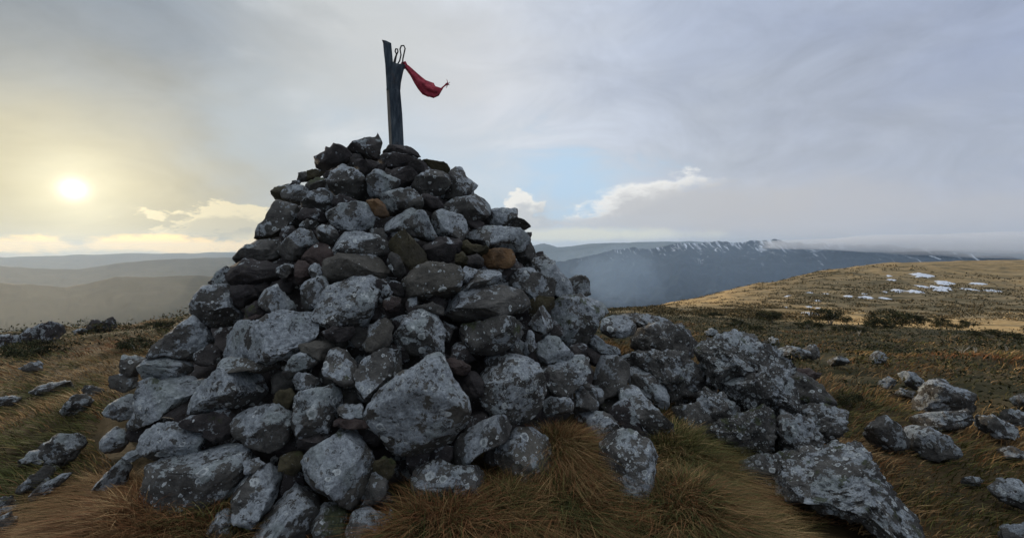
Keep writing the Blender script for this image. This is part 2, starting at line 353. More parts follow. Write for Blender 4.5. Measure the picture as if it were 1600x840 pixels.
# ------------------------------------------------------------------ rocks
_ico = {}
def ico(n):
    if n in _ico: return _ico[n]
    import bmesh
    bm = bmesh.new(); bmesh.ops.create_icosphere(bm, subdivisions=n, radius=1)
    V = np.array([v.co[:] for v in bm.verts]); Fc = np.array([[v.index for v in f.verts] for f in bm.faces]); bm.free()
    _ico[n] = (V, Fc); return _ico[n]
def shape_rock(poly, T, seed, rough=1.0, sub=4, e=.52, crag=0.0):
    """poly: outline (m) in the plane facing the viewer, T: half depth. Returns local (right, up, toward) coordinates."""
    rs = np.random.RandomState(seed); V, Fc = ico(sub)
    poly = np.array(poly); c = poly.mean(0) * 0
    nxt = np.roll(poly, -1, 0)
    th = np.linspace(-math.pi, math.pi, 241); dirs = np.stack([np.cos(th), np.sin(th)], 1); rad = np.zeros(len(th))
    for k in range(len(poly)):
        p = poly[k]; e_ = nxt[k] - p
        den = dirs[:, 0] * e_[1] - dirs[:, 1] * e_[0]; den = np.where(np.abs(den) < 1e-12, 1e-12, den)
        t = (p[0] * e_[1] - p[1] * e_[0]) / den; u = (p[0] * dirs[:, 1] - p[1] * dirs[:, 0]) / den
        ok = (t > 0) & (u >= -1e-6) & (u <= 1 + 1e-6); rad = np.where(ok & (t > rad), t, rad)
    good = rad > 0
    rad = np.interp(th, th[good], rad[good])
    a = np.arctan2(V[:, 1], V[:, 0]); rp = np.interp(a, th, rad)
    s_ = np.hypot(V[:, 0], V[:, 1]); z = V[:, 2]
    s2 = s_ ** e; z2 = np.sign(z) * np.abs(z) ** (e)
    X = np.stack([s2 * np.cos(a) * rp, s2 * np.sin(a) * rp, z2 * T], 1)
    size = rad.mean(); o = rs.uniform(0, 99, 3)
    nv = X / (np.linalg.norm(X, axis=1)[:, None] + 1e-9)
    X = X + nv * (size * rough * .035 * fbm(X / size * 1.4 + o, 3))[:, None]
    # broken faces: flat cuts through the body, steep ones only shallow so the outline stays
    for k in range(rs.randint(9, 15)):
        n = rs.normal(size=3); n[2] = (abs(n[2]) + .30) * (1 if rs.rand() < .75 else -1); n /= np.linalg.norm(n)
        steep = 1 - abs(n[2]); nn_ = n / np.array([size, size, T]); nn_ /= np.linalg.norm(nn_)
        q = X @ nn_; mx_ = q.max(); d = mx_ * min(.97, rs.uniform(.40, .78) + .18 * steep)
        X = X - np.maximum(q - d, 0)[:, None] * nn_
    sc = np.hypot(X[:, 0], X[:, 1]) / rp; nb_ = 36; bi = ((a + math.pi) / (2 * math.pi) * nb_).astype(int) % nb_
    mx = np.zeros(nb_); np.maximum.at(mx, bi, sc); mx = np.clip(mx, .74, 1.2); mx = (np.roll(mx, 1) + 2 * mx + np.roll(mx, -1)) / 4
    fa = (a + math.pi) / (2 * math.pi) * nb_ - .5; b0_ = np.floor(fa).astype(int) % nb_; fr_ = fa - np.floor(fa)
    grow = 1.10 / (mx[b0_] * (1 - fr_) + mx[(b0_ + 1) % nb_] * fr_); X[:, 0] *= grow; X[:, 1] *= grow
    nv = X / (np.linalg.norm(X, axis=1)[:, None] + 1e-9)
    h = size * rough * .030 * (.3 - np.abs(fbm(X / size * 2.8 + o[::-1], 4)))
    if crag:
        g0 = fbm(X / size * 2.1 + o * 2, 3) * 2.6; g0 = np.floor(g0) + np.clip((g0 % 1) * 3.2 - 1.1, 0, 1)
        h = h + size * crag * .13 * g0
        h = h - size * crag * .10 * np.clip(.16 - np.abs(fbm(X / size * 1.5 + o + 40, 3)), 0, 1) / .16
    h = h + min(rough, 1.2) * (.010 * fbm(X / .055 + o, 3) + .006 * fbm(X / .02 + o, 2))
    # layered ledges on some stones
    if rs.rand() < .35:
        dd = rs.normal(size=3); dd /= np.linalg.norm(dd); lay_ = (X @ dd) / (size * .33) + .5 * pnoise(X / size + o)
        h = h + size * .028 * rough * (np.abs((lay_ % 1) - .5) * 2 - .5)
    X = X + nv * h[:, None]
    return X, Fc, size
ROCKS = """C|d|5 1 0|0|rounded dark stone perched on the cairn top just left of the post|541,234 554,221 577,214 595,215 599,221 595,238 589,250 557,250 544,241
C|d|2 0 0|0|jagged bare brown stone on the upper left shoulder, left of the rounded top stone|491,245 508,237 510,230 516,232 523,224 535,229 550,244 552,256 535,261 526,264 508,270 497,262 493,257 494,251
C|v|2 0 3|0|small mossy brown stone under the left end of the jagged brown stone|480,268 490,264 499,265 507,272 490,281 480,282
C|g|3 0 0|0|small squarish grey stone standing on the upper left edge beside the mossy brown one|466,275 467,270 478,269 484,274 481,284 465,284
C|d|2 0 0|0|tiny dark stone at the edge between the squarish stone and the olive wedge|453,289 457,282 466,281 470,286 462,293
C|v|1 0 1|0|olive pointed wedge sticking out over the upper left edge|423,298 430,293 454,287 462,295 454,317 442,315 433,312
C|g|4 1 0|1|rounded speckled stone resting against the olive pointed wedge|440,301 448,293 463,289 478,293 486,302 481,312 466,320 451,317 442,308
C|g|4 0 8|0|flat stone with green moss left of the egg shaped stone|483,284 494,278 512,280 516,290 501,295 485,303 477,292
C|g|5 2 2|2|large egg shaped lichened stone with a dark hollow near its top|513,283 521,267 538,257 548,257 555,265 565,273 574,290 576,308 565,317 545,314 528,305 518,296
C|g|6 3 0|1|lumpy lilac grey stone left of the broad smooth pale stone|471,317 486,301 499,294 512,293 520,304 523,313 516,325 517,333 516,345 508,343 497,337 488,330 476,325
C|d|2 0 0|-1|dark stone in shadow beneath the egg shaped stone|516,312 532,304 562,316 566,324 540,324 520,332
C|d|1 0 0|0|long bare brown stone lying under the rounded top stone|550,260 559,249 580,251 592,256 609,261 616,272 605,275 587,268 571,272 560,268
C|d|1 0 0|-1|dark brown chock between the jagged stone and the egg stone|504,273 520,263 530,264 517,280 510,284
C|g|7 1 1|2|pale angular stone with a white top edge right of the egg stone|575,277 582,265 597,268 605,274 623,281 624,292 617,296 600,303 584,309 576,300
C|d|0 0 0|0|flat dark stone forming the seat of the marker post|597,234 606,227 623,227 641,231 651,237 658,247 641,248 620,242 598,242
C|d|1 0 0|1|broad bare brown slab right under the post's seat stone|588,247 599,240 620,239 638,243 655,246 658,256 645,259 632,263 615,265 596,258
C|d|1 0 0|0|dark block between the brown slab and the olive flat slab|637,264 641,255 656,248 674,262 668,272 653,278
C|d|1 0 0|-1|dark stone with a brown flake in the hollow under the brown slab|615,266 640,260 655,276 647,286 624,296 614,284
C|v|2 0 1|0|flat topped olive brown slab on the upper right shoulder|655,249 671,250 697,255 704,268 702,284 690,278 671,270 660,268 653,259
C|g|5 3 1|2|large rough speckled stone below the flat topped olive slab|642,289 657,273 671,266 695,269 703,283 697,296 691,305 671,305 668,308 654,303
C|g|6 3 0|1|peaked lichened stone with a pointed tip on the upper right edge|703,270 716,260 722,262 728,277 746,290 738,298 741,304 731,310 710,315 689,310 690,295 700,286
C|g|7 1 0|2|domed pale stone with streaky lichen above the striped central stone|594,309 604,301 625,296 644,297 657,310 658,328 645,334 625,338 608,337 598,325
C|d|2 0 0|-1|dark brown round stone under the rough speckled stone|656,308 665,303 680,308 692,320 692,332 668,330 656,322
C|g|6 2 0|1|long lumpy lichened stone on the right shoulder above the corner ledge stone|688,319 701,313 725,308 740,304 765,313 769,326 757,342 733,348 718,335 701,332 688,324
C|g|4 2 1|1|big dark lichened stone with a blunt nose jutting from the left edge|390,360 396,353 411,348 421,333 424,322 433,314 460,321 472,334 471,346 471,358 445,365 424,372 415,374 397,368 390,364
C|d|4 2 0|0|dark knobbly stone under the lilac grey stone|466,336 475,326 496,326 514,343 499,351 481,345 471,347
C|g|5 1 0|1|little pointed stone right of the blunt nosed stone|468,350 480,342 498,350 490,357 478,360 469,356
C|g|8 1 0|3|broad smooth pale stone left of the orange stone|511,334 532,320 556,316 572,319 581,333 585,346 577,357 562,360 535,357 519,350
C|o|0 0 0|2|small bright orange stone between two pale stones|572,316 580,312 594,313 600,319 607,336 594,343 583,335
C|g|7 0 0|3|striped pale and dark stone overhanging the olive egg stone|603,349 612,340 629,332 642,326 663,332 671,347 685,371 674,378 662,376 641,368 623,359 611,363 605,360
C|g|5 2 0|2|rounded pitted stone right of the striped pale stone|674,340 680,332 692,328 702,332 719,335 728,347 729,362 719,376 704,378 688,374 678,358
C|v|0 0 0|2|smooth olive egg shaped stone tilted under the striped pale stone|608,373 617,361 629,361 644,373 658,389 667,403 665,415 650,423 641,420 624,405 612,392
C|g|6 1 1|0|lichened ledge stone with a raised square corner on the right edge|748,340 768,328 783,326 799,326 808,325 807,340 823,351 828,364 816,362 792,357 768,355 749,349
C|g|7 2 0|2|long pale lichened slab under the square cornered ledge stone|726,368 739,357 756,353 786,355 810,357 821,365 826,376 822,382 812,394 787,392 765,388 747,380 735,377
C|g|3 0 0|0|small upright tooth of stone at the right edge beside the long pale slab|820,365 831,363 827,380 816,380
C|g|3 1 0|0|dark round stone on the right edge below the upright tooth|806,388 818,379 828,378 836,391 835,400 826,408 812,410 804,398
C|v|1 0 1|1|brown stone wedged under the left end of the long pale slab|717,376 726,372 736,381 762,386 763,396 740,400 726,397
C|o|1 0 0|2|orange brown capped stone below the long pale slab|755,398 764,391 783,388 798,391 806,401 801,414 785,420 765,418 753,410
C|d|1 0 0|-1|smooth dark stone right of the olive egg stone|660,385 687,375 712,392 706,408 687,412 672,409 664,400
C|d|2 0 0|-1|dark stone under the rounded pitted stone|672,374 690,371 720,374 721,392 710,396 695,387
C|v|1 0 0|0|dark olive stone standing left of the orange brown capped stone|711,398 722,393 731,403 727,418 713,418
C|d|1 0 0|-1|dark brown stone between the dark olive stone and the orange brown one|729,402 745,396 757,405 755,418 738,421 729,413
C|g|4 1 1|1|long snouted stone on the left edge below the blunt nosed stone|362,400 373,391 391,383 412,375 430,377 444,391 432,408 406,410 394,408 370,410 363,404
C|g|3 1 0|1|dark slanting stone with a pale lichen rim on its upper left side|430,391 445,376 469,357 493,366 498,378 477,399 463,409 448,405
C|g|5 2 1|1|small stone with curly lichen under the lumpy lilac grey stone|492,359 502,352 520,354 530,370 527,382 508,380 497,370
C|r|2 1 0|1|dark maroon block with a pale left corner, left of the dull brown boulder|473,397 484,385 494,378 512,383 520,400 507,414 490,417 478,408
C|g|6 4 0|1|small white lichened stone under the maroon block|482,418 491,412 503,415 507,430 500,436 488,434
C|r|0 0 0|0|reddish brown smooth stone left of the small white lichened stone|461,415 467,408 481,410 486,424 486,439 468,442 461,430
C|d|2 0 1|2|big smooth dark boulder on the left below the long snouted stone|353,432 361,413 378,404 400,407 425,411 449,420 450,434 432,445 405,451 375,449 361,440
C|g|7 2 0|1|small pale lichened knob on the right end of the big smooth dark boulder|431,418 445,412 460,416 457,431 444,437 433,428
C|g|7 2 0|0|pale lichened stone at the left edge behind the big smooth dark boulder|327,443 336,429 354,416 364,430 367,444 350,452 335,452
C|g|6 4 3|3|large round stone mottled with moss and lichen on the left edge|297,478 303,466 312,452 327,447 345,445 360,448 370,460 369,482 382,488 376,502 363,507 333,510 309,506 299,494
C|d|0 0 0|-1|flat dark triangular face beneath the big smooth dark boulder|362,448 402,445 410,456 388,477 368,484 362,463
C|g|5 3 3|1|pyramid shaped lichened stone above the inscribed slab|402,463 417,449 432,446 446,463 464,476 462,489 443,491 429,491 417,483 403,476
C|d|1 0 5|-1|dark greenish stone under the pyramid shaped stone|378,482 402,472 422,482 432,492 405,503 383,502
C|g|6 2 0|1|pale mottled stone left of the ring spotted boulder|471,447 488,436 504,432 514,440 512,458 500,468 499,482 480,486 473,476 471,460
C|b|1 1 0|2|large dull brown boulder above the ring spotted boulder|504,425 509,408 530,398 560,395 596,397 606,407 607,425 599,436 570,439 545,443 520,453 508,447
C|g|6 7 0|2|white ringed stone lying on the large dull brown boulder|514,400 527,374 541,363 556,361 580,365 598,373 609,383 610,396 590,400 560,400 530,402
C|g|6 9 0|4|big pale boulder covered in round lichen rings in the middle of the cairn|485,495 496,482 498,465 513,449 537,440 549,434 576,432 590,435 596,450 594,470 590,495 582,508 572,515 540,513 510,512 494,506
C|d|2 0 0|0|dark stone squeezed against the right side of the ring spotted boulder|588,438 604,438 612,456 607,469 590,474
C|r|0 0 1|0|small reddish stone right of the ring spotted boulder|598,467 612,463 626,467 626,483 612,489 599,480
C|g|3 1 0|-1|narrow dark stone below the left side of the olive egg stone|603,401 613,395 625,402 635,427 622,434 607,414
C|b|3 3 1|3|broad speckled brown stone right below the olive egg stone|630,444 634,430 646,424 655,416 669,410 690,413 714,417 721,430 716,454 697,464 662,472 640,463
C|g|3 2 0|3|long striated dark boulder with layered bands right of centre|688,480 695,465 710,456 737,452 755,446 785,447 807,453 817,465 823,480 811,487 790,491 770,498 740,504 712,509 694,506 689,493
C|g|8 1 0|2|pale lichen crusted crest on top of the long striated boulder|715,455 728,437 744,423 764,422 783,428 790,438 772,446 752,452 735,456
C|g|5 4 0|1|spotted stone tucked left of the pale crusted crest|715,432 727,418 747,417 748,426 731,440 719,443
C|g|4 3 2|1|large greenish brown stone right of the long striated boulder|795,434 808,418 830,418 841,429 862,434 866,455 863,468 832,472 815,466 799,454
C|g|6 3 1|1|arched lichened stone following the right edge below the dark round stone|808,414 826,402 840,399 852,400 866,411 874,424 891,440 897,457 883,463 866,461 852,440 830,427
C|d|2 0 0|0|tiny dark stone sitting on top of the arched lichened stone|836,398 841,394 848,393 851,403 840,405
C|g|5 1 0|0|small upright slab poking out at the right edge of the cairn|880,448 889,437 903,431 915,432 920,441 921,460 900,466 884,462
C|g|5 2 6|2|big wedge with green lichen and a pale right face on the right side|862,500 866,478 880,463 900,460 917,467 937,472 950,478 949,487 934,501 929,517 912,542 899,555 884,547 876,530 862,520
C|g|7 1 0|2|small pale tapering stone left of the green lichened wedge|825,506 843,482 856,479 864,492 862,512 851,521 836,516
C|v|1 0 2|-1|dark olive stone between the striated boulder and the green lichened wedge|822,474 843,462 864,466 866,480 850,490 835,500 822,492
C|g|8 0 0|2|narrow pale spike of stone right of the moss topped stone|825,520 829,515 834,523 838,543 818,556 820,538
C|g|9 0 0|3|smooth pale angular stone under the small tapering stone|841,535 864,520 886,542 896,558 882,565 864,568 845,565 841,550
C|g|4 5 1|2|rugged dark stone with a white crusted right end under the pale angular stone|847,566 866,560 885,557 910,556 926,572 921,589 914,597 899,608 893,616 877,621 853,609 848,588
C|g|3 4 6|3|wide dark stone with a mossy upper right corner under the striated boulder|698,530 702,513 725,508 757,501 775,494 797,497 811,507 814,520 806,535 800,547 779,560 750,553 725,550 700,547
C|g|5 5 2|3|domed stone with pale spots above the large central boulder|617,527 630,503 645,488 667,483 682,493 693,512 693,540 693,556 672,560 645,553 622,541
C|g|3 1 0|0|small dark stone bridging the domed stone and the striated boulder|648,480 675,472 692,480 692,496 680,490 660,487
C|b|2 1 0|1|upright brown block left of the domed stone|573,530 579,510 590,500 607,498 612,512 609,536 597,550 577,554 563,546
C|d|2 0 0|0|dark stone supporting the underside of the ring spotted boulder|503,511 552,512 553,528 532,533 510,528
C|g|9 1 0|4|broad blue grey slab with faint scratched marks on the left centre|343,560 346,552 356,540 362,511 372,501 384,505 397,507 420,494 441,487 462,492 471,489 483,490 493,512 492,522 486,538 464,544 447,556 416,565 407,561 380,562 360,566
C|b|3 4 0|2|brown stone with white blotches directly under the scratched blue grey slab|342,564 360,558 407,560 434,555 437,576 421,585 400,584 385,577 365,578 349,576
C|r|0 0 0|0|thin reddish wedge resting on the upper edge of the scratched slab|380,498 400,492 422,493 404,505 386,509
C|g|8 1 1|3|high layered pale slab on the left edge under the mottled round stone|230,558 244,537 256,528 289,503 301,494 313,506 327,517 334,530 329,544 323,555 295,563 277,557 268,554 244,558
C|g|7 1 0|3|second layered slab with a smooth brown face below the high pale one|217,575 226,562 250,560 265,556 274,561 295,563 301,576 292,587 265,594 244,596 226,590 215,583
C|g|6 1 1|1|outlying grey block at the far left edge of the cairn|188,564 194,557 210,557 230,560 222,572 214,587 198,586 189,578
C|g|4 1 2|0|dull greenish stone in the grass under the outlying grey block|168,590 190,583 214,587 214,602 195,611 174,607
C|g|9 2 2|4|long blue grey slab running down to the left with a pitted mossy centre|212,612 220,592 232,590 250,596 265,593 288,584 304,582 305,610 293,619 280,630 265,640 236,657 220,666 193,673 189,668 211,650 213,629
C|g|7 2 3|1|low mottled stone just left of the long blue grey slab|160,645 175,630 198,617 215,619 216,647 193,656 175,658 161,652
C|g|5 1 1|0|dull grey stone below the pointed lower end of the long blue grey slab|156,692 164,680 180,667 194,671 198,690 191,703 165,708
C|g|9 2 0|4|thick pale horizontal slab above the largest lower left boulder|214,693 220,673 244,665 265,661 282,664 300,661 325,671 332,682 320,697 308,710 280,713 242,716 219,706
C|d|2 1 3|0|dark greenish stone behind the right end of the thick pale slab|280,656 310,649 350,639 376,655 364,680 334,690 312,674 288,670
C|g|6 6 1|4|wide spotted stone with white blotches along its lower right edge|287,654 295,645 299,628 310,606 329,588 350,576 375,576 400,584 422,591 432,602 426,613 403,629 380,637 350,639 336,641 318,649 306,652
C|g|7 0 1|2|smooth pale kite shaped stone under the scratched slab|442,582 457,555 476,551 498,561 483,578 465,587 450,593
C|g|5 1 0|1|small grey stone below the kite shaped stone|456,592 466,583 485,585 508,598 478,614 466,609
C|b|1 0 2|0|dark brown stone right of the scratched slab's lower corner|465,540 497,531 526,537 512,562 497,563 476,553
C|g|3 5 6|2|mossy stone splashed with bright white lichen near the centre|505,576 512,555 524,542 540,547 558,567 561,583 552,600 538,603 524,594 511,587
C|g|4 6 4|3|rough spotted stone with a pointed top touching the large central boulder|553,602 556,585 568,564 587,549 608,539 619,547 623,555 630,582 616,601 600,614 576,627 566,624 555,613
C|b|7 3 1|5|largest central boulder with a broad lilac grey lichen patch|573,640 580,630 600,611 630,587 657,573 664,563 684,561 691,571 700,594 712,612 723,628 724,653 714,675 698,698 681,705 655,709 635,710 616,705 603,688 585,668 574,652
C|r|0 0 0|1|small rusty reddish stone above the right side of the largest central boulder|690,567 705,560 717,562 734,571 735,580 723,587 695,579
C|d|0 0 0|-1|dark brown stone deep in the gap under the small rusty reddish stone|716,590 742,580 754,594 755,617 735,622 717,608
C|g|5 8 0|4|boulder dotted with white rings and a cream crusted crest|748,582 760,576 780,574 785,553 798,548 818,554 835,567 843,585 850,607 846,633 834,649 815,659 790,657 768,647 756,625 750,603
C|g|7 1 2|1|stone with a lilac patch between the green wedge and the bullet shaped stone|912,530 929,522 946,537 964,543 968,555 956,562 944,560 928,552
C|g|7 4 1|2|rounded lichened boulder capping the start of the outcrop at the right edge|937,519 943,497 959,492 980,495 993,511 990,522 970,527 950,525
C|g|4 2 3|2|bullet shaped stone with a pale smooth tip|923,604 932,580 932,560 960,556 980,570 982,590 972,608 968,623 956,632 937,628 924,615
C|g|5 1 3|2|greenish slanting slab above the long diagonal stone|973,577 993,572 1020,588 1037,601 1043,618 1042,636 1031,640 1000,616 983,597
C|g|6 3 0|4|long diagonal stone pointing down into the grass on the right|968,627 970,605 979,594 990,596 1004,616 1026,640 1046,665 1060,689 1046,697 1020,692 1002,674 989,652 974,642
C|g|3 2 0|0|small dark cone shaped stone left of the bullet shaped stone|899,617 906,600 914,609 932,626 936,637 911,644 901,637
C|g|6 2 4|1|small crinkled greenish stone at the top of the brown tussock|848,630 858,621 895,623 900,638 881,645 854,650
C|g|6 7 0|1|rounded ring spotted stone half hidden behind the brown tussock|905,648 931,641 954,649 963,664 960,687 940,699 922,690 912,662
C|g|5 9 1|4|upright leaning stone thick with white lichen rings at the lower right|938,692 960,671 982,673 1004,687 1027,697 1023,716 1019,760 1007,783 985,806 962,806 953,777 937,724
C|b|3 5 1|3|dull brown speckled stone standing in the grass at the lower centre|770,712 785,692 806,669 836,662 851,680 861,710 869,730 862,745 863,762 846,760 820,752 789,735
C|g|4 3 1|4|long bar shaped stone slanting up to the right under the central boulder|698,695 725,676 755,657 786,650 799,667 787,691 753,705 725,723 703,727 697,715
C|g|3 4 3|2|low stone with two white rosettes above the bottom tussock|638,748 649,732 665,722 688,719 710,728 742,728 763,741 760,764 725,772 689,776 653,776 639,762
C|g|5 2 1|3|stone with a pale T shaped crust left of the textured square stone|360,665 375,645 395,638 413,635 434,635 450,640 457,655 455,676 447,691 444,709 434,719 421,713 412,701 395,699 371,686
C|g|6 5 0|3|textured squarish stone with a brown lower right face|459,630 463,616 485,611 507,608 521,602 530,605 535,628 522,646 517,661 509,680 473,687 459,680 458,652
C|v|1 0 2|0|small brown dome above the T crusted stone|423,632 433,612 456,607 461,621 454,638 437,637
C|g|9 1 0|2|small bright pale stone left of the largest central boulder|528,640 535,631 566,632 572,643 565,656 542,652 528,648
C|r|0 0 0|0|thin flat brown slab under the small bright pale stone|519,658 538,650 577,657 578,668 545,669 521,665
C|b|8 2 2|5|big boulder with a lilac white upper face at the lower centre left|473,723 487,705 515,687 530,674 552,665 563,675 573,696 584,723 581,746 574,772 563,790 540,787 519,777 494,767 479,757 475,740
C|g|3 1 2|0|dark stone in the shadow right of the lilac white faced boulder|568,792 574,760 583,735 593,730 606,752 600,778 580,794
C|g|7 3 1|4|oblong pale stone leaning left of the lilac white faced boulder|362,775 368,760 379,745 394,733 417,728 435,729 442,744 436,772 423,794 411,806 401,821 388,822 365,813
C|g|4 3 2|4|large dull boulder cut by the bottom edge, left of the yellow speckled stone|386,850 416,804 445,773 464,755 483,764 500,780 493,806 489,852 440,880
C|g|3 6 7|3|yellow green speckled stone at the bottom edge|485,814 493,800 508,785 528,785 544,798 535,820 531,855 495,860
C|g|8 2 0|2|narrow pale stone at the bottom edge below the oblong pale stone|322,842 334,810 350,796 364,796 369,815 366,855 330,860
C|g|5 2 2|3|pale squared stone at the bottom edge beside the thin upright sliver|543,827 555,800 570,791 600,786 604,803 599,856 546,860
C|g|5 5 1|5|largest lower left boulder half covered in spreading lichen|238,718 255,712 300,708 340,699 360,694 381,704 388,722 382,751 366,776 346,802 325,813 300,810 265,808 250,817 228,810 218,777 228,750
C|g|3 2 2|0|small mossy stone above the oblong pale stone|380,722 405,714 415,728 396,739 384,737
C|g|9 0 0|2|pale blade shaped stone lying alone in the grass left of the cairn|143,768 160,748 180,726 190,718 202,719 205,734 201,748 187,765 166,779 148,775
C|v|0 0 2|0|olive brown stone in the gap left of the lilac white faced boulder|434,738 441,710 467,703 478,714 468,733 452,750
C|v|1 0 4|-1|dim mossy stone right of the lilac white faced boulder's shoulder|582,724 600,715 616,720 616,738 600,750 585,743
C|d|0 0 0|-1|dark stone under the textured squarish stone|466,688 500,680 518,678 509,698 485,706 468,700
C|g|5 1 1|0|small flat stone in the grass between the pale blade and the thick slab|188,716 205,704 226,701 224,714 200,724
C|g|9 0 0|0|thin pale upright sliver beside the pale squared stone|604,818 611,792 616,793 613,805 607,820
C|g|4 2 2|1|grey stone sloping down between the bullet shaped stone and the slanting slab|962,560 990,552 1004,572 1000,580 984,590 968,578
O|g|5 3 2|0|long low boulder lying behind the block with a shadowed foot|958,494 982,489 1010,492 1038,497 1055,510 1040,517 1010,520 992,522 985,507
O|g|2 3 2|0|square dark boulder with a shadowed foot right of the cairn|992,528 1004,515 1027,511 1065,510 1075,516 1081,539 1072,565 1044,562 1020,556 993,552
O|g|4 3 3|1|long streaky boulder lying between the cairn and the crusted top block|989,553 1020,549 1072,561 1095,574 1104,590 1113,605 1100,620 1092,638 1062,645 1040,624 1030,603 1010,593 997,577
O|g|1 1 5|0|smooth curved hood of rock over a dark hollow behind the outcrop|1230,592 1244,581 1268,593 1295,617 1300,638 1260,634 1236,622
O|g|4 4 4|1|square ended ledge on the right end of the outcrop|1238,630 1276,632 1304,639 1317,649 1314,670 1300,682 1270,692 1252,672 1240,650
O|r|1 0 1|0|flat reddish rock behind the curved hood|1228,577 1260,576 1284,588 1270,594 1240,588
O|g|5 5 4|3|huge elongated boulder sloping down to the bottom right corner of the outcrop|1219,735 1221,706 1260,709 1290,703 1300,693 1326,697 1347,713 1361,739 1385,761 1409,787 1428,812 1427,848 1400,850 1360,826 1340,806 1312,794 1284,798 1260,782 1240,788 1220,768
O|g|1 0 2|0|small flat dark stone in the grass under the huge elongated boulder|1238,786 1256,779 1274,794 1279,803 1252,800
O|g|1 0 2|0|thin flat stone in the grass at the foot of the broken foot block|1163,757 1190,756 1220,762 1228,774 1195,774 1168,769
G|g|6 1 1|0|large three peaked boulder in the grass on the right|1425,640 1440,606 1452,595 1475,591 1490,605 1519,614 1523,644 1490,648 1455,646
G|g|5 5 1|0|low spotted slab in front of the three peaked boulder|1422,654 1444,645 1486,642 1522,642 1532,657 1505,668 1470,673 1437,669
G|g|6 2 0|0|dark sloping boulder with a pale round face beside the spotted slab|1520,651 1551,649 1584,666 1596,682 1560,685 1532,671
G|g|6 1 0|0|boulder with a pale top against the right edge of the photo|1557,653 1574,640 1594,641 1612,650 1614,668 1578,665
G|g|8 0 0|0|pale ribbed boulder standing alone right of the outcrop|1351,676 1369,652 1385,651 1405,665 1418,690 1416,703 1385,706 1357,690
G|g|5 1 0|0|long flat boulder lying against the pale ribbed one|1410,668 1430,664 1455,670 1480,684 1505,706 1490,714 1455,720 1430,706 1414,692
G|g|7 2 0|0|lumpy boulder at the lower right edge of the photo|1541,764 1560,749 1580,746 1610,760 1612,798 1572,786
G|g|8 1 0|0|pale stone in the very bottom right corner|1560,834 1570,821 1610,820 1612,850 1566,850
G|g|4 1 0|0|small dark boulder at the right end of the flat pale rock behind the outcrop|1256,545 1264,539 1275,538 1282,555 1272,562 1258,556
G|g|7 0 0|0|flat pale rock behind the outcrop|1203,550 1230,541 1258,546 1275,560 1240,563 1206,560
G|g|6 1 0|0|small grey boulder in the heath right of the flat pale rock|1358,558 1366,550 1376,548 1387,557 1380,567 1361,566
G|g|7 1 2|0|low pale greenish stone in the heath right of the small dark boulder|1291,564 1304,558 1316,556 1332,568 1300,572
G|g|5 1 2|0|round grey stone among the tussocks left of the long bluish boulder|1373,596 1388,588 1402,597 1390,608 1375,605
G|g|7 1 0|0|long bluish boulder behind the three peaked boulder|1402,584 1414,580 1430,583 1446,598 1434,611 1418,602
G|b|3 0 1|0|low brown rock in the grass left of the three peaked boulder|1390,620 1408,607 1428,611 1426,624
G|g|6 1 0|0|grey stone just behind the top of the tall outcrop|1187,538 1205,526 1217,530 1216,543 1195,545
G|g|4 1 1|0|grey stone in the heath at the right edge above the pale topped boulder|1578,622 1600,614 1614,620 1612,638 1590,638
G|g|3 0 2|0|nearly buried grey stone in the open grass at the lower right|1502,748 1520,742 1538,748 1532,759 1506,759
G|g|5 2 1|0|low stone in the grass above the lumpy boulder at the right edge|1558,702 1580,697 1606,707 1606,722 1572,716
G|g|6 1 0|0|small pale stone on the rise between the square boulder and the tall outcrop|1098,520 1112,512 1122,517 1112,527
G|g|7 0 0|0|low pale streaked stone in the grass left of the cairn, upper of the two|48,613 60,603 84,597 108,595 114,611 90,618 66,619
G|g|6 1 0|0|pale stone at the left edge beside the low streaked stone|-10,623 15,618 34,620 22,633 -10,635
G|g|5 1 1|0|dark hollow fronted stone midway between the left edge and the cairn|95,641 108,627 117,617 135,616 145,626 136,637 120,646 98,650
G|g|4 0 0|0|small brownish stone behind the dark hollow fronted stone|127,607 140,599 150,605 162,608 163,618 135,617
G|g|6 2 0|0|dark boulder with a lichened top in the grass at the lower left|64,694 80,683 124,679 138,686 122,708 88,735 72,730 65,710
G|g|8 0 0|0|small pale knob against the left side of the lichened top boulder|30,721 44,707 68,703 70,719 52,731 33,728
G|g|7 0 0|0|pale tapering stone below the lichened top boulder|18,768 40,751 68,729 86,731 82,753 56,765 36,769
G|g|7 1 0|0|long smooth pale stone lying along the wind swept grass|38,786 60,759 96,739 114,735 94,758 66,776
G|g|5 1 5|0|mossy stone cut by the left edge of the photo|-10,776 20,775 32,792 20,803 -10,804
G|g|7 0 0|0|pale stone in the bottom left corner|-10,812 18,801 30,812 16,830 -10,846
G|d|4 0 1|0|dark lumpy outcrop on the left skyline|28,527 40,516 55,510 80,503 97,506 100,521 84,534 60,538 34,534
G|d|3 0 1|0|two humped dark rock on the left skyline|132,512 148,499 160,503 176,496 187,506 182,517 142,519
G|d|4 0 1|0|low dark rocks at the left edge of the skyline|-12,527 15,522 30,524 38,535 15,544 -12,545
G|g|7 0 0|0|small pale stone between the two dark skyline rocks|110,518 128,512 139,518 120,524
G|g|5 0 1|0|flat grey rock in the dark heath at the far left|28,576 48,567 64,565 67,577 45,582
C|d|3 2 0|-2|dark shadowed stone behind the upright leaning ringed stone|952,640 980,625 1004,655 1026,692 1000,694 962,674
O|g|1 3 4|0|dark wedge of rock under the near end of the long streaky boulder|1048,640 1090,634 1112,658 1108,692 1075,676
O|g|5 7 3|0|crusted top block of the tall outcrop|1092,556 1105,538 1122,526 1150,523 1178,527 1200,544 1232,560 1238,580 1200,584 1160,592 1130,604 1108,594
